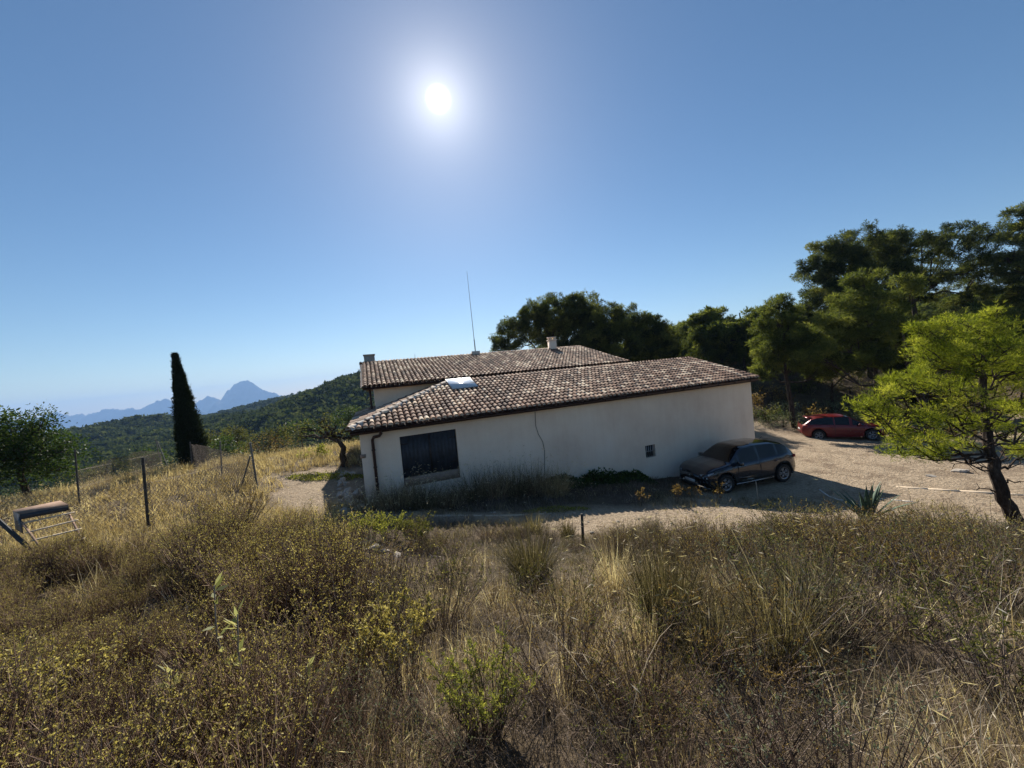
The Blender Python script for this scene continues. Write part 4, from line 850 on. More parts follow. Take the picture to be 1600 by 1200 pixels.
# shrubs at the back of the yard
for k, (px, Y, w_, h_, mt, lb) in enumerate(((1222, 24, 1.5, .9, 'grey_leaf', 'pale grey green shrub left of the red car'), (1286, 24, 1.5, .8, 'grey_leaf', 'pale grey green shrub behind the red car'), (1195, 25, 1.2, .9, 'broadleaf', 'dark shrub touching the right corner of the house'), (1250, 29, 1.2, .8, 'olive_leaf', 'olive shrub on the bank behind the pointed pine trunk'), (1330, 28, 1.6, .8, 'olive_leaf', 'olive shrub on the bank behind the red car bonnet'), (1400, 27, 1.4, .8, 'broadleaf', 'dark shrub under the leaning pine'), (1205, 33, 1.6, 1, 'olive_leaf', 'higher olive shrub on the bank right of the house'), (1300, 36, 1.7, 1, 'olive_leaf', 'topmost olive shrub on the bank behind the red car'))):
    b = foot(px, Y); leafy_tree('shrub', lb, 'shrub', b, [b, b + Vector((0, 0, h_ * .5))], [(b + Vector((q * w_ * .5, 0, h_ * (.6 - .15 * abs(q)))), (w_ * .5, w_ * .5, h_ * .5)) for q in (-1, 0, 1)], 140 + k, mt, leaf=(.08, .04), nper=26, dens=11, subr=.2, rtr=.05)
sh = [leafy_tree('shrub', 'low olive shrub scattered on the shaded slope behind the yard', 'shrub', (0, 0, 0), [(0, 0, 0), (0, 0, .3)], [((q_ * .5, 0, .4 - .1 * abs(q_)), (.6, .6, .4)) for q_ in (-1, 0, 1)], 160 + k, ('olive_leaf', 'dry_leaf', 'grey_leaf')[k], leaf=(.09, .05), nper=24, dens=12, subr=.2, rtr=.04, group='low shrubs scattered on the slope behind the yard') for k in range(3)]
g = rs(170)
for k in range(80):
    a = R(g.uniform(27, 56)); r_ = g.uniform(27.5, 46); x_, y_ = r_ * math.sin(a), r_ * math.cos(a); o = sh[k] if k < 3 else copy_tree(sh[k % 3]); o.location = (x_, y_, G(x_, y_)); q = g.uniform(.5, 1.5); o.scale = (q, q, q); o.rotation_euler[2] = g.uniform(0, 6)
# cypress -----------------------------------------------------------------
g = rs(70); b = foot(294, 18); ct = at(274, 559, 18); ax = ct - b; root = empty('cypress', b); tag(root, 'tall narrow dark cypress standing alone behind the fence', 'tree')
mb = MB(); mb.tube([b - Vector((0, 0, .2)), b + Vector((0, 0, 1)), b + ax * .9], [.12, .09, .02], 8); keep(mb.build('trunk', 'bark', None), root)
N = 5200; u = g.uniform(0, 1, N); a = g.uniform(0, 6.28, N); prof = np.interp(u, [0, .08, .25, .5, .75, .9, 1], [.36, .43, .40, .30, .16, .065, .0]) * (1 + .10 * np.sin(a * 3 + u * 30) + g.normal(0, .22, N))
rr_ = prof * g.uniform(.55, 1, N) ** .4; C = np.array(b) + np.array(ax) * u[:, None] * 1.0 + np.array([0, 0, .12]); C[:, 0] += rr_ * np.cos(a); C[:, 1] += rr_ * np.sin(a)
q = np.repeat(C, 12, 0) + g.normal(0, .04, (N * 12, 3)); D = rdir(g, len(q), 1.2) + np.repeat(np.stack([np.cos(a), np.sin(a), 0 * a], 1), 12, 0) * .5
Vl, Fl = leaves(q, D, g.uniform(.06, .14, len(q)), .028, 7); mk('crown', Vl - np.array(b), [Fl], 'cypress_leaf', root, np.repeat(np.clip(g.normal(.4, .25, len(q)), 0, 1), 4))
# far wood on the hills ------------------------------------------------------
def wood():
    g = rs(80); N = 46000; a = R(-62) + R(52) * g.random(N); r_ = 48 * (700 / 48) ** g.random(N)
    a2 = R(-12) + R(75) * g.random(6000); r2 = 60 * (500 / 60) ** g.random(6000); a = np.concatenate([a, a2]); r_ = np.concatenate([r_, r2])
    x = r_ * np.sin(a); y = r_ * np.cos(a); keep_ = (vn(x, y, .05, 90) + vn(x, y, .015, 91) > -.42) & ~((r_ < 62) & (a > R(-30)))
    x, y, r_ = x[keep_], y[keep_], r_[keep_]; z = gh(x, y); N = len(x); s_ = g.uniform(.9, 1.9, N) * (1 + .5 * (vn(x, y, .03, 93) > 0)) * np.clip(r_ / 160, .75, 1.35)
    # each crown: a rough lump of leaf clumps
    k = 26; D = rdir(g, N * k, .35); c0 = np.repeat(np.stack([x, y, z + s_ * .9], 1), k, 0); sc_ = np.repeat(s_, k)[:, None]
    P = c0 + D * sc_ * np.array([1, 1, .95]) * (.75 + .35 * g.random(N * k))[:, None]
    T = rdir(g, N * k, .5); Vl, Fl = leaves(P - T * sc_ * .35, T, sc_[:, 0] * .85, sc_[:, 0] * .55, 9)
    ti = np.repeat(np.clip(.35 + g.normal(0, .2, N) + vn(x, y, .04, 95) * .5, 0, 1), k) + g.normal(0, .12, N * k)
    return Vl, Fl, np.repeat(np.clip(ti, 0, 1), 4)
leafy('far_wood', [(0, (.028, .042, .018)), (.5, (.075, .095, .036)), (1, (.15, .16, .06))], .25, .9, .02)
Vl, Fl, ti = wood(); tag(mk('wood', Vl, [Fl], 'far_wood', None, ti), 'dense pine and scrub wood covering the hills beyond the valley', 'wood', None, 'stuff')
# ------------------------------------------------------------------ grass and low cover (nobody could count it)
THICK = [(-1.0, 1.0), (-1.5, 3.2), (-3.2, 6.0), (-4.6, 7.4), (-6.2, 7.6), (-8.6, 6.6), (-9.5, 4.5), (-7, 1.5), (-4, .6), (-2, .4)]
def fan(g, r0, r1, dens, a0=-58, a1=60):
    N = int(R(a1 - a0) * (r1 * r1 - r0 * r0) / 2 * dens); a = R(g.uniform(a0, a1, N)); r_ = np.sqrt(g.uniform(r0 * r0, r1 * r1, N)); return r_ * np.sin(a), r_ * np.cos(a)
def tn(x, y): return x * TV[0] + y * TV[1], x * NV[0] + y * NV[1]
CL = {k: ([], [], []) for k in ('straw', 'gold_straw', 'greenish_grass', 'twig')}; CN = {k: 0 for k in CL}
def addc(k, V, F, T): CL[k][0].append(V); CL[k][1].append(F + CN[k]); CL[k][2].append(T); CN[k] += len(V)
def cover(k, x, y, nb, h0, h1, wd, seed, spread=.09, lean=.25, bend=.9, S=3, heads=.0, hs=None, tshift=0):
    if len(x) == 0: return
    g = rs(seed); N = len(x) * nb; X = np.repeat(x, nb) + g.normal(0, spread, N); Y = np.repeat(y, nb) + g.normal(0, spread, N); Z = gh(X, Y) - .015
    hh = np.repeat(g.uniform(h0, h1, len(x)), nb) * g.uniform(.45, 1.1, N)
    if hs is not None: hh *= np.repeat(hs, nb)
    caz = np.repeat(g.uniform(0, 6.28, len(x)), nb); az_ = caz + g.normal(0, 1.2, N); ln = np.abs(g.normal(0, lean, N)) + .04; bd = np.abs(g.normal(0, bend, N))
    V, F_, P = blades(np.stack([X, Y, Z], 1), az_, hh, ln, bd, wd * g.uniform(.6, 1.3, N), S, seed=seed)
    tt = np.clip(np.repeat(g.normal(.42, .18, len(x)), nb) + g.normal(0, .16, N) + tshift, 0, 1); addc(k, V, F_, np.repeat(tt, 2 * (S + 1)))
    if heads > 0:
        q = g.random(N) < heads; C = P[q]; M_ = len(C)
        D = np.stack([np.cos(az_[q]) * .8, np.sin(az_[q]) * .8, g.uniform(-.5, .7, M_)], 1)
        V, F_ = leaves(C, D, g.uniform(.04, .08, M_), wd * 1.35, seed); addc(k, V, F_, np.repeat(np.clip(tt[q] + .15, 0, 1), 4))
def field(g, x, y):
    t, n = tn(x, y); ok = ~((n > 11.9) & (t > -.8) & (t < 15.8)); ym_ = np.maximum(yardmask(x, y), pathmask(x, y)); ok &= g.random(len(x)) > ym_ * 1.6; return ok & (np.hypot(x, y) > .75)
g = rs(200)
bands = [(.75, 2.6, 70, 26, .0038, 3), (2.6, 5, 62, 24, .0048, 3), (5, 8.5, 42, 22, .0062, 3), (8.5, 13, 26, 18, .009, 2)]
for bi, (r0, r1, dn, nb, wd, S) in enumerate(bands):
    x, y = fan(g, r0, r1, dn); ok = field(g, x, y); th_ = inpoly(x, y, THICK); p1 = vn(x, y, .7, 31); p2 = vn(x, y, 1.6, 32); bare = vn(x, y, .55, 33) + .4 * vn(x, y, 2.1, 34)
    left = (x < -3.4) & (y > 5.5) & ~th_
    ok &= (bare > -.40) | left | (r0 < 5); ok &= ~th_ | (g.random(len(x)) < .45)
    hs = (.62 + .85 * np.clip(vn(x, y, .5, 35) + .45, 0, 1)); cam_ = np.clip((np.hypot(x, y)) / 2.2, .55, 1); hs = hs * cam_ * (1 - .72 * sst(4.3, 6.8, y) * (x > -3.0)) * 1
    lump = vn(x, y, .95, 39) + .55 * vn(x, y, 2.1, 40); lowm = (lump < -.04) & ~left; hs = np.where(lowm, hs * .55, hs * (.75 + 1.0 * np.clip(lump, 0, .6))); ok &= ~lowm | (g.random(len(x)) < .68)
    s1 = ok & left; s2 = ok & ~left & (p1 > .20); s3 = ok & ~left & ~s2 & (p2 > .10); s4 = ok & ~left & ~s2 & ~s3
    cover('gold_straw', x[s1], y[s1], nb, .3, .6, wd, 300 + bi, S=S, heads=.15, hs=hs[s1])
    cover('greenish_grass', x[s2], y[s2], nb, .3, .7, wd, 310 + bi, S=S, heads=.04, hs=hs[s2])
    cover('twig', x[s3], y[s3], nb, .25, .5, wd * .9, 320 + bi, S=S, lean=.6, bend=.5, hs=hs[s3], spread=.14)
    cover('straw', x[s4], y[s4], nb, .28, .68, wd, 330 + bi, S=S, heads=.10, hs=hs[s4], bend=1.1)
    # matted dead stalks lying low
    k = ok & (g.random(len(x)) < .5); cover('twig', x[k], y[k], 10, .2, .45, wd * .9, 340 + bi, S=2, lean=1.1, bend=.7, spread=.2, tshift=.1)
x, y = fan(g, 1.2, 5.5, 2.6, -20, 60); ok = field(g, x, y); cover('straw', x[ok], y[ok], 6, .65, 1.05, .0042, 349, S=6, heads=.9, spread=.05, lean=.3, bend=1.5, tshift=.12)
# far field left, and the verge of the yard
x, y = fan(g, 13, 27, 12, -60, -14); ok = field(g, x, y); cover('gold_straw', x[ok], y[ok], 16, .25, .5, .018, 350, S=2, heads=.2)
x, y = fan(g, 27, 48, 2.5, -60, -10); cover('gold_straw', x, y, 14, .3, .6, .04, 351, S=2)
x, y = fan(g, 20, 60, 1.6, 22, 60); ok = field(g, x, y); cover('greenish_grass', x[ok], y[ok], 12, .2, .5, .05, 352, S=2)
x, y = fan(g, 8, 26, 1.6, -25, 60); t, n = tn(x, y); ok = ~((n > 11.9) & (t > -.8) & (t < 15.8)) & (vn(x, y, .6, 36) > .1) & ((np.hypot(x - 8.1, y - 14.2) > 2.6)); cover('straw', x[ok], y[ok], 10, .04, .12, .012, 353, S=2, spread=.1)
t_a = g.uniform(-.5, 11.2, 900); n_a = g.uniform(9.7, 12.0, 900); xa = t_a * TV[0] + n_a * NV[0]; ya = t_a * TV[1] + n_a * NV[1]; ok = g.random(900) < .25 + .75 * sst(9.6, 11.8, n_a)
ok &= (np.hypot(xa - 8.1, ya - 14.2) > 2.3); xa, ya = xa[ok], ya[ok]; h_ = len(xa) // 2
cover('greenish_grass', xa[:h_], ya[:h_], 22, .10, .32, .011, 360, S=2, spread=.16, lean=.6, bend=1.0, tshift=-.15); cover('twig', xa[h_:], ya[h_:], 18, .12, .35, .008, 361, S=2, spread=.18, lean=.6)
x, y = fan(g, 7.4, 10.5, 6, -22, 50); ok = (yardmask(x, y) > .3) & (vn(x, y, 1.1, 37) > -.05); cover('twig', x[ok], y[ok], 12, .04, .16, .008, 362, S=2, spread=.12, lean=.8)
for px0, px1, py, dn in ((1000, 1245, 786, 60), (1150, 1300, 790, 50), (640, 900, 802, 30), (1390, 1500, 795, 30)):
    pxs = g.uniform(px0, px1, dn); P = [gp(q, py + g.normal(0, 5)) for q in pxs]; cover('greenish_grass', np.array([p.x for p in P]), np.array([p.y for p in P]), 26, .08, .24, .008, int(px0), S=2, spread=.13, tshift=.15)
NM = {'straw': ('dry_grass', 'long straw coloured dry grass with seed heads covering the bank in the foreground', 'grass'), 'gold_straw': ('golden_grass', 'golden dry grass of the field around the wire fence', 'grass'),
      'greenish_grass': ('green_grass', 'olive green grass patches among the dry grass', 'grass'), 'twig': ('dead_stalks', 'grey brown dead stalks matted low between the grass', 'undergrowth')}
for k, (a, b_, c) in CL.items():
    if a: print(k, sum(map(len, b_))); tag(mk(NM[k][0], np.concatenate(a), [q for q in [np.concatenate(b_)]], k, None, np.concatenate(c)), NM[k][1], NM[k][2], None, 'stuff')
# ------------------------------------------------------------------ plants one can tell apart
def twiggy(name, label, base, seed, n=46, h=.85, spread=.42, leafmat='tip_leaf', lsz=(.016, .008), nl=16, group=None, lr=(.45, 1), twn=5, tw=(.35, .8), leanf=1.0, stem='twig', rst=.0035):
    g = rs(seed); root = empty(name, base); tag(root, label, 'shrub', group); a = g.uniform(0, 6.28, n); ln = np.sqrt(g.random(n)) * leanf
    P0 = np.stack([np.cos(a) * spread * .25 * ln, np.sin(a) * spread * .25 * ln, np.full(n, -.05)], 1); H = h * g.uniform(.75, 1.1, n)
    P1 = P0 + np.stack([np.cos(a) * spread * .45 * ln, np.sin(a) * spread * .45 * ln, H * .55], 1) + g.normal(0, .02, (n, 3))
    P2 = P1 + np.stack([np.cos(a) * spread * .4 * ln, np.sin(a) * spread * .4 * ln, H * .45], 1) + g.normal(0, .03, (n, 3))
    A, B_ = [P0, P1], [P1, P2]; R0 = [np.full(n, rst), np.full(n, rst * .75)]; R1 = [np.full(n, rst * .75), np.full(n, rst * .4)]
    k = n * twn; i_ = np.repeat(np.arange(n), twn); u = g.uniform(tw[0], .98, k)[:, None]
    S0 = np.where(u < .55, P0[i_] + (P1 - P0)[i_] * (u / .55), P1[i_] + (P2 - P1)[i_] * ((u - .55) / .45)); D = rdir(g, k, 1.1); l2 = g.uniform(.10, .26, k)[:, None] * h; S1 = S0 + D * l2
    A.append(S0); B_.append(S1); R0.append(np.full(k, rst * .5)); R1.append(np.full(k, rst * .25))
    A, B_ = np.concatenate(A), np.concatenate(B_); V, F_ = sticks(A, B_, np.concatenate(R0), np.concatenate(R1)); tt = np.repeat(np.clip(g.normal(.4, .22, len(A)), 0, 1), 6)
    o = mk('stems', V, [F_], stem, root, tt)
    LA = np.concatenate([P1 + (P2 - P1) * .4, S0]); LB = np.concatenate([P2, S1]); m_ = len(LA); v = g.uniform(lr[0], 1.02, (m_ * nl, 1)); C = np.repeat(LA, nl, 0) + np.repeat(LB - LA, nl, 0) * v
    hz_ = np.clip(C[:, 2] / h, 0, 1); kp = g.random(len(C)) < np.clip((hz_ - .35) * 1.7, .03, 1); C = C[kp]; D = np.repeat(LB - LA, nl, 0)[kp]; D = D / np.linalg.norm(D, axis=1)[:, None] * .5 + rdir(g, len(C), .35)
    V, F_ = leaves(C, D, g.uniform(.6, 1.35, len(C)) * lsz[0], lsz[1], seed); mk('foliage', V, [F_], leafmat, root, np.repeat(np.clip(g.normal(.45, .25, len(C)), 0, 1), 4)); return root
protos = [twiggy('shrub', 'twiggy shrub with yellow green leaf tips in the thicket at the lower left', (0, 0, 0), 400 + k, n=70 + 6 * k, h=.66 + .09 * (k % 3), stem='stem', group='twiggy yellow tipped shrubs in the lower left thicket', nl=5, lsz=(.017, .008), lr=(.74, 1.0), twn=4, rst=.0045, tw=(.45, .95)) for k in range(5)]
g = rs(410); pts = []
while len(pts) < 230:
    x_, y_ = g.uniform(-9.5, -.6), g.uniform(.5, 7.8)
    if float(vn(np.array([x_]), np.array([y_]), .9, 47)[0]) < -.3: continue
    if not inpoly(np.array([x_]), np.array([y_]), THICK)[0] or math.hypot(x_, y_) < 1.25 or abs(math.atan2(x_, y_)) > R(60): continue
    if min([math.hypot(x_ - a, y_ - b) for a, b in pts] or [9]) < .25 + .02 * math.hypot(x_, y_): 
        if g.random() > .02: continue
    pts.append((x_, y_))
for k, (x_, y_) in enumerate(pts):
    o = protos[k] if k < 5 else copy_tree(protos[int(g.integers(0, 5))]); q = g.uniform(.6, 1.2) * min(1, .6 + .13 * math.hypot(x_, y_)) * (1 + .5 * float(vn(np.array([x_]), np.array([y_]), .8, 44)[0])); q *= (.62 if math.atan2(x_, y_) < R(-42) and y_ > 2.5 else 1); o.location = (x_, y_, G(x_, y_)); o.rotation_euler = (g.normal(0, .08), g.normal(0, .08), g.uniform(0, 6.28)); o.scale = (q, q, q)
scr = [twiggy('scrub_bush', 'low grey brown twiggy scrub bush on the grassy bank', (0, 0, 0), 450 + k, n=60, h=.5 + .08 * k, spread=.5 + .05 * k, leafmat=('olive_leaf', 'dry_leaf', 'grey_leaf', 'tip_leaf')[k], lsz=(.018, .007), nl=6, twn=8, tw=(.2, .95), rst=.0038, group='low twiggy scrub bushes on the bank', stem='twig' if k % 2 else 'stem') for k in range(4)]
g = rs(460); k = 0
while k < 130:
    x_, y_ = g.uniform(-3.5, 11), g.uniform(1.1, 8.3); r_ = math.hypot(x_, y_)
    if r_ < 1.6 or abs(math.atan2(x_, y_)) > R(58) or inpoly(np.array([x_]), np.array([y_]), THICK)[0] or float(vn(np.array([x_]), np.array([y_]), .6, 46)[0]) < -.12 or float(yardmask(np.array([x_]), np.array([y_]))[0]) > .4: continue
    o = scr[k] if k < 4 else copy_tree(scr[int(g.integers(0, 4))]); q = g.uniform(.6, 1.15) * (1 - .5 * float(sst(4.5, 7.5, y_)) * (x_ < 7)) * min(1, .55 + .15 * r_); o.location = (x_, y_, G(x_, y_)); o.rotation_euler = (0, 0, g.uniform(0, 6.28)); o.scale = (q, q, q); k += 1
def place(o, p, rz=0): o.location = (p.x, p.y, G(p.x, p.y)); o.rotation_euler[2] = rz; return o
def one(px, py, label, **k): p = gp(px, py); return place(twiggy(k.pop('name', 'shrub'), label, (0, 0, 0), int(px * 7 + py), **k), p)
one(763, 1150, 'bright yellow green feathery shrub standing alone low in the middle foreground', n=60, h=.42, spread=.26, leafmat='fresh_leaf', lsz=(.022, .006), nl=26, lr=(.1, 1), tw=(.15, .9), twn=6)
one(632, 1090, 'slender yellow green shrub at the right border of the thicket beside a dark hollow', n=30, h=.62, spread=.22, leafmat='tip_leaf', lsz=(.025, .013), nl=22, lr=(.2, 1), tw=(.3, .9))
one(575, 842, 'small bright green shrub below the left corner of the house', n=40, h=.5, spread=.4, leafmat='fresh_leaf', lsz=(.045, .015), nl=14, lr=(.2, 1), tw=(.1, .9))
one(612, 845, 'second bright green shrub below the downpipe of the house', n=40, h=.48, spread=.4, leafmat='fresh_leaf', lsz=(.045, .015), nl=14, lr=(.2, 1), tw=(.1, .9))
one(655, 850, 'duller green shrub below the dark hatch doors', n=40, h=.45, spread=.45, leafmat='olive_leaf', lsz=(.045, .015), nl=14, lr=(.2, 1), tw=(.1, .9))
one(1575, 1110, 'green bush at the right edge low in the foreground', n=50, h=.55, spread=.45, leafmat='olive_leaf', lsz=(.03, .009), nl=12, lr=(.1, 1), tw=(.15, .9))
one(1345, 872, 'small light green bush in front of the agave', n=30, h=.35, spread=.3, leafmat='fresh_leaf', lsz=(.035, .012), nl=14, lr=(.2, 1))
one(40, 1170, 'greener shrub in the bottom left corner', n=50, h=.5, spread=.5, leafmat='tip_leaf', lsz=(.022, .011), nl=12, lr=(.2, 1))
one(375, 832, 'dark brown dead bush at the foot of the braced fence posts', n=60, h=.8, spread=.75, leafmat='dry_leaf', lsz=(.04, .012), nl=6, twn=8, tw=(.1, .9), rst=.007)
for k, (px, py, h_, lb) in enumerate(((1255, 850, .62, 'brown dry bush left of the agave on the bank'), (1300, 862, .6, 'brown dry bush just below left of the agave'), (1400, 862, .6, 'brown dry bush just right of the agave'), (1450, 872, .62, 'brown dry bush midway between agave and leaning trunk'), (1500, 885, .6, 'brown dry bush nearer the leaning trunk'), (1545, 905, .6, 'brown dry bush at the foot of the young pine'), (1225, 842, .45, 'leftmost low brown bush at the edge of the sunlit dirt'), (1360, 905, .5, 'low brown bush in front of the agave'), (1440, 925, .5, 'grey brown bush below the bank edge on the right'), (1530, 960, .55, 'greenish brown bush right of the lower bank'))):
    one(px, py, lb, n=60, h=h_, spread=.8, leafmat='dry_leaf' if k % 3 else 'olive_leaf', lsz=(.03, .010), nl=7, twn=8, tw=(.1, .9), rst=.005)
for k, (px, py, h_, lb) in enumerate(((700, 905, .6, 'grey brown scrub below the sunlit strip under the hatch doors'), (600, 930, .65, 'dark scrub right of the thicket top'), (560, 880, .6, 'brown scrub beside the pale stones'), (690, 985, .6, 'dark scrub beside the black hollow'), (1130, 945, .6, 'dark scrub right of the largest dark tussock'), (1220, 985, .65, 'upright brown scrub in the right foreground'), (1290, 1010, .7, 'tall grey green broom in the right foreground'), (1180, 1060, .5, 'olive scrub low right of centre'), (500, 850, .7, 'grey bush by the shaded path edge'), (880, 960, .45, 'grey scrub left of the largest dark tussock'), (470, 845, .6, 'brown grey bush right of the dead bush'), (1060, 880, .4, 'small grey scrub under the sunlit dirt'), (1400, 985, .5, 'dense brown scrub on the right slope'))):
    one(px, py, lb, n=60, h=h_ * (.65 if py < 930 else 1), spread=.55, leafmat=('olive_leaf', 'dry_leaf', 'grey_leaf')[k % 3], lsz=(.022, .007), nl=8, twn=7, tw=(.2, .9), rst=.004)
def tussock(label, p, seed, n=500, L=.9, spread=.16, mat='greenish_grass', wd=.005, lean=.35, bend=.7, name='tussock', cat='grass tuft', hd=0, tsh=-.2):
    g = rs(seed); a = g.uniform(0, 6.28, n); r_ = spread * np.sqrt(g.random(n)); B = np.stack([np.cos(a) * r_, np.sin(a) * r_, np.full(n, -.04)], 1)
    V, F_, P = blades(B, a + g.normal(0, .6, n), L * g.uniform(.5, 1.1, n), np.abs(g.normal(0, lean, n)), np.abs(g.normal(0, bend, n)), wd * g.uniform(.7, 1.2, n), 4, seed=seed)
    tt = np.repeat(np.clip(g.normal(.45, .2, n) + tsh, 0, 1), 10); FF = F_
    if hd:
        q = g.random(n) < hd; C = P[q]; D = np.stack([np.cos(a[q]), np.sin(a[q]), g.uniform(-.8, .5, q.sum())], 1); V2, F2 = leaves(C, D, g.uniform(.05, .11, len(C)), wd * 1.6, seed); F2 = F2 + len(V); V = np.concatenate([V, V2]); FF = np.concatenate([F_, F2]); tt = np.concatenate([tt, np.full(len(V2), .85)])
    o = mk(name, V, [FF], mat, None, tt); tag(o, label, cat); o.location = (p.x, p.y, G(p.x, p.y)); return o
simple('unused', (.1, .1, .1))
tussock('large dark green tussock with upright blades right of centre in the foreground', gp(1045, 990), 500, 1100, .85, .17, lean=.22, bend=.35, wd=.006, tsh=-.38)
tussock('dark arching tussock in the middle, below the short dark stake', gp(832, 912), 501, 800, .95, .2, lean=.35, bend=1.1, wd=.008, tsh=-.3)
tussock('small dark tussock on the sunlit dirt left of the short stake', gp(887, 838), 502, 300, .42, .12, lean=.3, bend=.5, wd=.009, tsh=-.3)
tussock('yellowish tussock left of the small dark tussock above the bank', gp(835, 830), 503, 300, .5, .14, lean=.35, bend=.9, wd=.009, tsh=0)
for k, (px, py, L_, lb) in enumerate(((1230, 1040, .8, 'upright green grey tussock between the large tussock and the right edge'), (1275, 985, .8, 'bluish green tussock with thin drooping heads right of centre'), (1110, 1030, .6, 'olive tussock right below the large dark tussock'), (960, 930, .75, 'pale arching tussock left of the large dark tussock'), (1015, 1010, .5, 'straw tussock at the left foot of the large dark tussock'))):
    tussock(lb, gp(px, py), 510 + k, 420, L_, .14, mat='greenish_grass' if k in (0, 1, 2) else 'straw', lean=.25, bend=.7, wd=.005, hd=.1, tsh=-.05 if k < 3 else .15)
# weeds at the foot of the house wall
for k, (t_, n_, L_, mt, lb) in enumerate(((.3, 11.2, .75, 'straw', 'arching weed clump right of the downpipe'), (1.0, 11.0, .8, 'greenish_grass', 'arching weed clump below the left door leaf'), (1.7, 11.1, .75, 'straw', 'straw weed clump below the gap of the hatch doors'), (2.4, 11.2, .85, 'greenish_grass', 'weed clump below the right door leaf'), (3.1, 11.3, .95, 'straw', 'tall pale weed clump right of the hatch doors'), (3.8, 11.4, 1.0, 'greenish_grass', 'tall weed clump left of the hanging cable'), (4.5, 11.4, 1.0, 'straw', 'tall dry weed clump below the hanging cable'), (5.0, 11.1, .9, 'gold_straw', 'golden upright weed clump right of the hanging cable'), (-.4, 11.4, .6, 'straw', 'thin weed clump at the left corner of the house wall'), (.6, 11.6, .8, 'straw', 'thin tall weed clump against the wall left of the doors'))):
    p = Vector(W(t_, n_ - .25, 0)); tussock(lb, p, 530 + k, 520, L_ * 1.15, .42, mat=mt, lean=.4, bend=1.1, wd=.011, name='weed_clump', cat='weeds', hd=.4, tsh=-.05)
def mat_plant(name, label, cat, p, seed, rx, ry, h, n, mat, lsz):
    g = rs(seed); a = g.uniform(0, 6.28, n); r_ = np.sqrt(g.random(n)); x_ = p.x + np.cos(a) * r_ * rx; y_ = p.y + np.sin(a) * r_ * ry; z_ = gh(x_, y_) + g.uniform(0, 1, n) * h * (1.1 - r_) * (1 + vn(x_, y_, 3, seed))
    V, F_ = leaves(np.stack([x_, y_, z_], 1), rdir(g, n, .5), g.uniform(.6, 1.3, n) * lsz[0], lsz[1], seed); o = mk(name, V, [F_], mat, None, np.repeat(np.clip(g.normal(.4, .25, n), 0, 1), 4)); rebase(o, (p.x, p.y, G(p.x, p.y))); return tag(o, label, cat)
for k, (t_, n_, rx, h_, lb) in enumerate(((6.0, 11.6, .9, .35, 'dark creeping plant at the wall foot right of the weeds'), (7.4, 11.7, .9, .4, 'dark creeping plant at the middle of the wall foot'), (8.7, 11.7, .8, .42, 'dark creeping plant below left of the barred window'))):
    mat_plant('creeper', lb, 'plant', Vector(W(t_, n_, 0)), 560 + k, rx, .5, h_, 1500, 'broadleaf', (.10, .06))
mat_plant('ground_cover', 'low yellow green plant cover on the path edge left of the house', 'plant', gp(510, 748), 570, 1.5, .5, .3, 2200, 'fresh_leaf', (.07, .03))
mat_plant('ground_cover', 'low yellow green patch along the top of the sunlit dirt below the wall', 'plant', gp(870, 797), 571, .9, .18, .10, 900, 'fresh_leaf', (.05, .02))
# dry flower stalks near the car
for k, (px, py, lb) in enumerate(((1055, 788, 'orange brown dry weed in front of the car bumper'), (1085, 786, 'taller dry flower stalk in front of the front wheel'), (1120, 786, 'thin dry flower stalk right of the front wheel'), (1000, 790, 'small dry weed on the dirt edge left of the car'))):
    one(px, py, lb, name='dry_weed', n=12, h=.5 - .06 * (k % 2), spread=.25, leafmat='dry_leaf', lsz=(.05, .025), nl=9, twn=3)
# leafy stalks in the left foreground
def stalk(label, px, py, h, seed, Y=None):
    g = rs(seed); p = gp(px, py); root = empty('leafy_stalk', (p.x, p.y, G(p.x, p.y))); tag(root, label, 'plant'); q = np.array([(0, 0, -.05), (.02, 0, h * .35), (-.03, .01, h * .7), (.0, .0, h)]); mb = MB(); mb.tube(q, [.006, .005, .004, .003], 6); mb.build('stem', 'bark_pale', root)
    n = 15; u = g.uniform(.35, 1.02, n) ** .8; C = np.stack([np.interp(u, [0, .35, .7, 1], q[:, 0]), np.interp(u, [0, .35, .7, 1], q[:, 1]), u * h], 1); V, F_ = leaves(C, rdir(g, n, .9), g.uniform(.05, .10, n), .028, seed); mk('foliage', V, [F_], 'grey_fresh', root, np.repeat(g.random(n), 4)); return root
leafy('grey_fresh', [(0, (.16, .17, .07)), (.5, (.30, .31, .16)), (1, (.48, .44, .27))], .45)
stalk('tall thin stalk with pale broad leaves rising out of the thicket', 365, 1165, .95, 600); stalk('pale leaved stalk just right of the tallest one in the thicket', 398, 1185, .8, 601); stalk('short pale leaved stalk at the bottom of the thicket', 285, 1190, .5, 602); stalk('pale leaved stalk at the bottom right of the thicket', 495, 1185, .5, 603)
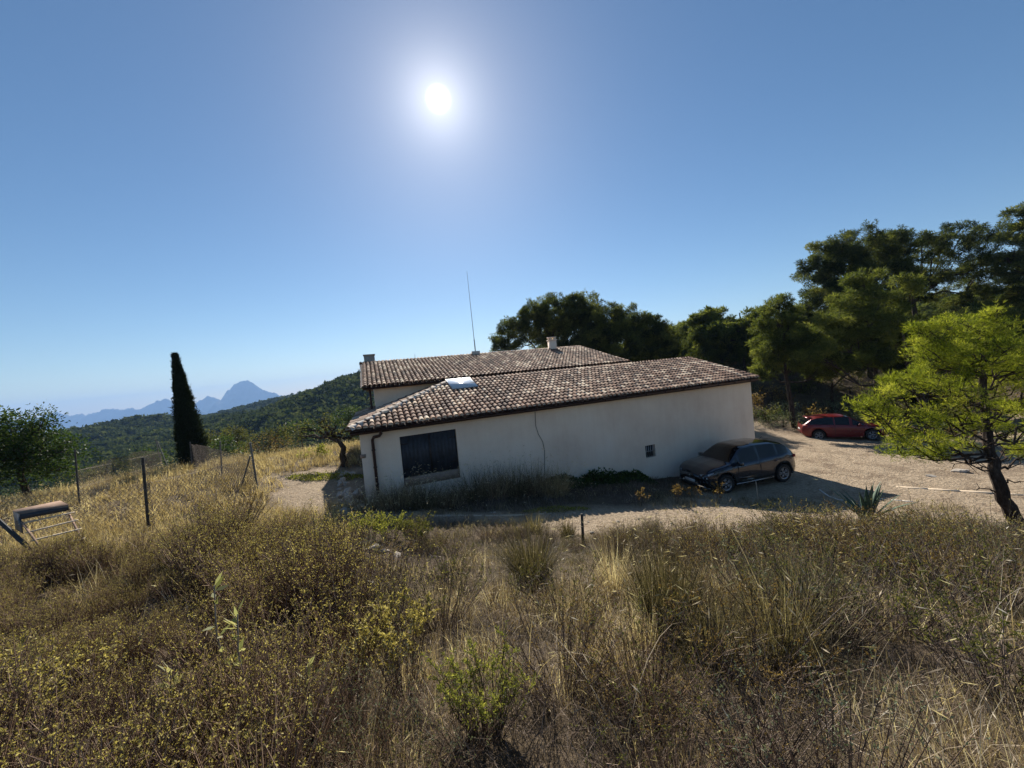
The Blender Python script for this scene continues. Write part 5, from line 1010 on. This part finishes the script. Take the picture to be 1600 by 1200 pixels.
# agave --------------------------------------------------------------------
leafy('agave_leaf', [(0, (.05, .09, .06)), (1, (.12, .17, .12))], .08, .45)
ag = gp(1356, 815); root = empty('agave', (ag.x, ag.y, G(ag.x, ag.y) - .03)); tag(root, 'blue green agave rosette on the edge of the bank before the yard', 'plant')
g = rs(610)
for k in range(22):
    a = k * 2.4 + g.normal(0, .15); le = g.uniform(.16, 1.15) if k > 3 else .08; Ln_ = g.uniform(.95, 1.25); S_ = 9; V = []; px_, pz_ = .05, .05; th_ = le
    for s_ in range(S_):
        u = s_ / (S_ - 1); wd = .055 * (1 - u ** 2.2) * (.75 + .9 * u * (1 - u) * 2) + .001
        for side, dz in ((-1, .025 * (1 - u)), (0, -.004), (1, .025 * (1 - u)), (0, -.022 * (1 - u) - .006)): V.append((px_ * math.cos(a) - side * wd * math.sin(a), px_ * math.sin(a) + side * wd * math.cos(a), pz_ + dz))
        px_ += math.sin(th_) * Ln_ / S_; pz_ += math.cos(th_) * Ln_ / S_; th_ += .02 if k % 3 else .06
    F_ = [(4 * s_ + i_, 4 * s_ + (i_ + 1) % 4, 4 * s_ + 4 + (i_ + 1) % 4, 4 * s_ + 4 + i_) for s_ in range(S_ - 1) for i_ in range(4)]
    mk('leaf', V, [np.array(F_)], 'agave_leaf', root, np.full(len(V), g.random()), True)
# ------------------------------------------------------------------ fence
simple('post_metal', (.16, .16, .15), .7, .4, 12, .35); simple('post_dark', (.05, .048, .045), .8, .2, 12, .4); simple('wire', (.16, .13, .11), .6, .7, 8, .3)
fb = gp(231, 826); fence = empty('wire_fence', fb); tag(fence, 'old wire fence of thin steel posts crossing the golden field on the left', 'fence')
FP = {}
def post(key, top, bot, Y, mat='post_metal', r_=.024, lab=None):
    b = at(bot[0], bot[1], Y); b.z = G(b.x, b.y) - .1; t = at(top[0], top[1], Y); mb = MB(); mb.tube([b, t], r_, 8); mb.tube([t - Vector((0, 0, .01)), t + Vector((0, 0, .02))], r_ * 1.15, 8); o = keep(mb.build('post', mat, None, smooth=True), fence); FP[key] = (b, t)
    if lab: o['label'] = lab
post('a', (223, 716), (232, 828), 9.0, 'post_dark', .03, 'thick dark near post with a loose roll of mesh'); post('b', (117, 703), (124, 790), 11.5, 'post_dark', .022); post('c', (243, 687), (256, 738), 19); post('d', (297, 691), (300, 728), 17.5)
post('e', (344, 690), (349, 762), 15); post('f', (391, 692), (404, 775), 12.8, 'post_metal', .032, 'corner post with a leaning brace'); post('g', (-150, 700), (-150, 850), 8)
def brace(a, Ya, b, Yb, mat, r_):
    mb = MB(); mb.tube([at(*a, Ya), at(*b, Yb)], r_, 8); keep(mb.build('brace', mat, None, smooth=True), fence)
brace((391, 712), 12.8, (372, 778), 13.2, 'post_metal', .026); brace((246, 690), 19, (266, 740), 18.6, 'post_metal', .026)
b1_ = gp(80, 888); b0_ = at(-30, 788, b1_.y + .35); b1_ = b1_ + (b1_ - b0_).normalized() * .12
mb = MB(); mb.tube([b0_, b1_], .035, 8); o = rebase(mb.build('fallen_post', 'post_dark', None, smooth=True), b1_); tag(o, 'dark post leaning steeply down at the left edge beside the wooden rack', 'post')
def mesh_between(a, b, top=.95, step=.11, r_=.0038):
    (a0, a1), (b0, b1) = FP[a], FP[b]; ln = (b0 - a0).length; H_ = 1.05; n_ = int(ln / step); A, B_ = [], []; 
    def pt(u, v): u = min(max(u, 0), 1); q = a0.lerp(b0, u); z0 = G(q.x, q.y) + .03; return (q.x, q.y, z0 + v * H_)
    hs_ = H_ / ln
    for k in range(-int(n_ * hs_) - 1, n_ + int(n_ * hs_) + 1):
        for sg in (1, -1):
            u0 = k / n_; u1 = u0 + sg * hs_
            c0, c1 = 0., 1.
            def clip(u0, u1):
                d = u1 - u0; lo, hi = 0., 1.
                for bd in ((0 - u0) / d, (1 - u0) / d): pass
                t0, t1 = sorted(((0 - u0) / d, (1 - u0) / d)); return max(0, t0), min(1, t1)
            t0, t1 = clip(u0, u1)
            if t1 - t0 > .02: A.append(pt(u0 + (u1 - u0) * t0, t0)); B_.append(pt(u0 + (u1 - u0) * t1, t1))
    for v in (0, .5, 1): A.append(pt(0, v)); B_.append(pt(1, v))
    V, F_ = sticks(np.array(A), np.array(B_), r_, r_); o = mk('wire_mesh', V, [F_], 'wire'); keep(o, fence)
mesh_between('a', 'f'); mesh_between('f', 'e'); mesh_between('e', 'd'); mesh_between('g', 'a'); mesh_between('c', 'b')
g = rs(620); q0 = at(238, 826, 9.05); mb = MB(); A, B_ = [], []
for k in range(160): a = g.uniform(0, 6.28); z0 = g.uniform(0, 1.35); A.append((q0.x + .06 * math.cos(a), q0.y + .06 * math.sin(a), G(q0.x, q0.y) + z0)); a += g.choice([-1, 1]) * 1.2; B_.append((q0.x + .06 * math.cos(a), q0.y + .06 * math.sin(a), G(q0.x, q0.y) + z0 + .09))
V, F_ = sticks(np.array(A), np.array(B_), .003, .003); o = mk('mesh_roll', V, [F_], 'wire'); keep(o, fence)
# wooden rack
simple('old_wood', (.27, .19, .145), .95, 0, 9, .35, .006, .05); simple('pale_wood', (.50, .42, .32), .9, 0, 9, .3, .005, .1)
Yr = 7.6; rk = gp(45, 850); root = empty('wooden_rack', (at(60, 850, Yr).x, Yr, G(at(60, 850, Yr).x, Yr))); tag(root, 'weathered wooden rack with a boxed top board and pale slats in the golden grass', 'rack')
def board(name, pts, th, mat):
    b = [np.array(tuple(p)) for p in pts]; mb = MB(); mb.hexa([p - np.array([0, 0, th]) for p in b], b); o = mb.build(name, mat); keep(o, root); return o
board('top_board', [at(31, 802, 7.4), at(107, 788, 7.7), at(94, 782, 8.1), at(20, 797, 7.8)], .05, 'old_wood')
board('side_panel', [at(31, 803.5, 7.4), at(33, 806, 7.4), at(22, 801, 7.8), at(20, 798.5, 7.8)], .36, 'dark_wood')
board('front_panel', [at(31, 804, 7.38), at(107, 790, 7.68), at(107, 790, 7.71), at(31, 804, 7.41)], .10, 'dark_wood')
for (a, b, Y) in (((36, 817), (111, 801), 7.3), ((40, 832), (117, 813), 7.1), ((47, 845), (122, 827), 6.9), ((66, 858), (128, 842), 6.7)):
    p, q = at(*a, Y), at(*b, Y + .25); board('slat', [p, q, q + Vector((-.01, .07, 0)), p + Vector((-.01, .07, 0))], .02, 'pale_wood')
for a, b in (((34, 812), (70, 862)), ((108, 800), (130, 845))):
    p, q = at(*a, 7.38 if a[0] < 60 else 7.6), at(*b, 6.6 if a[0] < 60 else 6.95); mb = MB(); mb.tube([p - Vector((0, 0, .05)), q - Vector((0, 0, .05))], .018, 5); keep(mb.build('side_rail', 'old_wood'), root)
# stakes
def stake(name, label, top, bot, mat, r_, cat='stake'):
    p = gp(*bot); t = at(*top, p.y); mb = MB(); mb.tube([p - Vector((0, 0, .1)), t], [r_, r_ * .9], 7); o = rebase(mb.build(name, mat, None), p); return tag(o, label, cat)
stake('stake', 'short dark stake standing on the bank below the sunlit strip', (909, 803), (911, 850), 'post_dark', .03); stake('stick', 'pale thin stick leaning in front of the car sill', (1181, 752), (1185, 785), 'pale_wood', .012, 'stick')
p = gp(952, 852); q = p + (at(968, 832, p.y) - p); mb = MB(); mb.tube([p, q], .014, 6); tag(rebase(mb.build('stick', 'post_dark'), p), 'thin dark stick lying aslant right of the short dark stake', 'stick')
# stones ------------------------------------------------------------------
simple('stone', (.42, .37, .31), .95, 0, 7, .3, .02); simple('pale_dirt', (.48, .385, .28), .95, 0, 7, .2, .01); simple('lime', (.66, .61, .54), .95, 0, 7, .12, .01)
def stone(label, p, r_, seed, mat='stone', flat=.6, group=None, name='stone'):
    g = rs(seed); import bmesh; bm = bmesh.new(); bmesh.ops.create_icosphere(bm, subdivisions=3, radius=1)
    A = g.normal(0, 1, (7, 3)); A /= np.linalg.norm(A, axis=1)[:, None]; me = bpy.data.meshes.new(name)
    for v in bm.verts:
        c = np.array(v.co); s_ = 1.0
        for a in A: s_ = min(s_, .72 / max(1e-3, abs(float(c @ a)))) if abs(float(c @ a)) > .72 else s_
        s_ *= 1 + .05 * math.sin(c[0] * 7 + seed) * math.cos(c[1] * 6); v.co = (c[0] * s_ * r_ * (1 + .3 * math.sin(seed)), c[1] * s_ * r_, c[2] * s_ * r_ * flat)
    bm.to_mesh(me); bm.free(); me.materials.append(MAT[mat]); o = bpy.data.objects.new(name, me); COL.objects.link(o); o.location = (p.x, p.y, G(p.x, p.y) + r_ * flat * .25); o.rotation_euler = (g.normal(0, .15), g.normal(0, .15), g.uniform(0, 6.28)); tag(o, label, 'stone', group)
for k, (px, py, r_, lb) in enumerate(((583, 858, .16, 'largest pale flat stone beside the green shrubs'), (600, 862, .10, 'small pale stone right of the largest flat one'), (567, 850, .09, 'pale stone at the left end of the flat stones'), (620, 870, .12, 'half buried pale stone at the right end of the flat stones'), (582, 912, .05, 'tiny white stone on the slope below the flat stones'), (1500, 737, .22, 'long stone by the earth bank behind the leaning trunk'), (1455, 745, .12, 'small stone left of the long one in the yard'), (1192, 828, .06, 'tiny white stone below the sunlit dirt'))):
    stone(lb, gp(px, py), r_, 630 + k, 'stone' if k < 4 else 'lime' if k in (4, 7) else 'stone', .4)
g = rs(640)
for k in range(26):                       # rubble of the low retaining edge in the shade left of the house
    px, py = 532 + g.uniform(0, 32) - (k % 4) * 2, 745 + k * 2.2 + g.normal(0, 3); stone('rough rubble stone in the shaded edge left of the house', gp(px, py), g.uniform(.08, .2), 641 + k, 'stone', .7, 'rubble stones in the shade left of the house')
for k in range(60):
    px, py = g.uniform(700, 1580), g.uniform(800, 845); p = gp(px, py)
    if yardmask(np.array([p.x]), np.array([p.y]))[0] > .4: stone('small clod of dry earth on the sunlit dirt', p, g.uniform(.02, .06), 700 + k, 'stone', .6, 'small clods on the sunlit dirt')
# concrete kerb along the weeds, lime streaks
def strip(name, label, pix, wd, th, mat, cat):
    P = [gp(*q) for q in pix]; mb = MB()
    for a, b in zip(P[:-1], P[1:]):
        d = (b - a); s_ = Vector((-d.y, d.x, 0)).normalized() * wd / 2; za, zb = G(a.x, a.y), G(b.x, b.y); b4 = [(a.x - s_.x, a.y - s_.y, za - .1), (b.x - s_.x, b.y - s_.y, zb - .1), (b.x + s_.x, b.y + s_.y, zb - .1), (a.x + s_.x, a.y + s_.y, za - .1)]
        mb.hexa(b4, [(x_, y_, z_ + .1 + th) for x_, y_, z_ in b4])
    return tag(rebase(mb.build(name, mat), P[0]), label, cat)
strip('concrete_edging', 'thin sunlit concrete edging below the wall weeds', [(672, 806), (720, 806), (770, 806), (820, 805), (862, 803)], .09, .004, 'pale_dirt', 'edging')
strip('white_cord', 'white cord trailing over the dirt behind the agave', [(1280, 765), (1295, 776), (1312, 782)], .035, .015, 'lime', 'cord')
strip('lime_streak', 'white lime streak on the dirt right of the agave', [(1370, 779), (1390, 781), (1410, 783), (1426, 784)], .06, .010, 'lime', 'lime streak')
strip('lime_streak', 'short white lime patch left of the agave', [(1310, 781), (1322, 783)], .06, .010, 'lime', 'lime streak')
strip('plaster_line', 'long pale line across the yard towards the leaning trunk', [(1400, 761), (1450, 764), (1500, 767), (1560, 771), (1600, 774), (1640, 778)], .16, .006, 'pale_dirt', 'line')
# blue plastic sheet
simple('blue_plastic', (.20, .28, .40), .35, 0, 5, .2); p = gp(1222, 868); g = rs(660); gx, gy = np.meshgrid(np.linspace(-.10, .10, 9), np.linspace(0, .2, 9)); Vv = np.stack([gx, g.normal(0, .015, gx.shape), gy + .05], -1).reshape(-1, 3); ii, kk = np.meshgrid(range(8), range(8), indexing='ij'); b = (ii * 9 + kk).ravel()
Vb = np.concatenate([Vv, Vv + np.array([0, .012, 0])]); o = mk('plastic_scrap', Vb, [np.stack([b, b + 1, b + 10, b + 9], 1), np.stack([b, b + 9, b + 10, b + 1], 1) + 81], 'blue_plastic', None, None, True); o.location = (p.x, p.y, G(p.x, p.y)); tag(o, 'scrap of pale blue plastic caught in the scrub right of centre', 'plastic')
# ------------------------------------------------------------------ haze
mh = bpy.data.materials.new('haze_air'); mh.use_nodes = True; t_ = mh.node_tree; t_.nodes.clear(); ho = t_.nodes.new('ShaderNodeOutputMaterial'); pv = t_.nodes.new('ShaderNodeVolumePrincipled')
pv.inputs['Color'].default_value = (.30, .50, .86, 1); pv.inputs['Density'].default_value = 0.00016; pv.inputs['Anisotropy'].default_value = .2; t_.links.new(pv.outputs[0], ho.inputs['Volume'])
mb = MB(); mb.box((-2000, 3000, -8), (12000, 7200, 512)); hz = mb.build('haze', mh); tag(hz, 'thin blue haze lying over the far hills', 'haze', None, 'stuff')
mh.cycles.homogeneous_volume = True
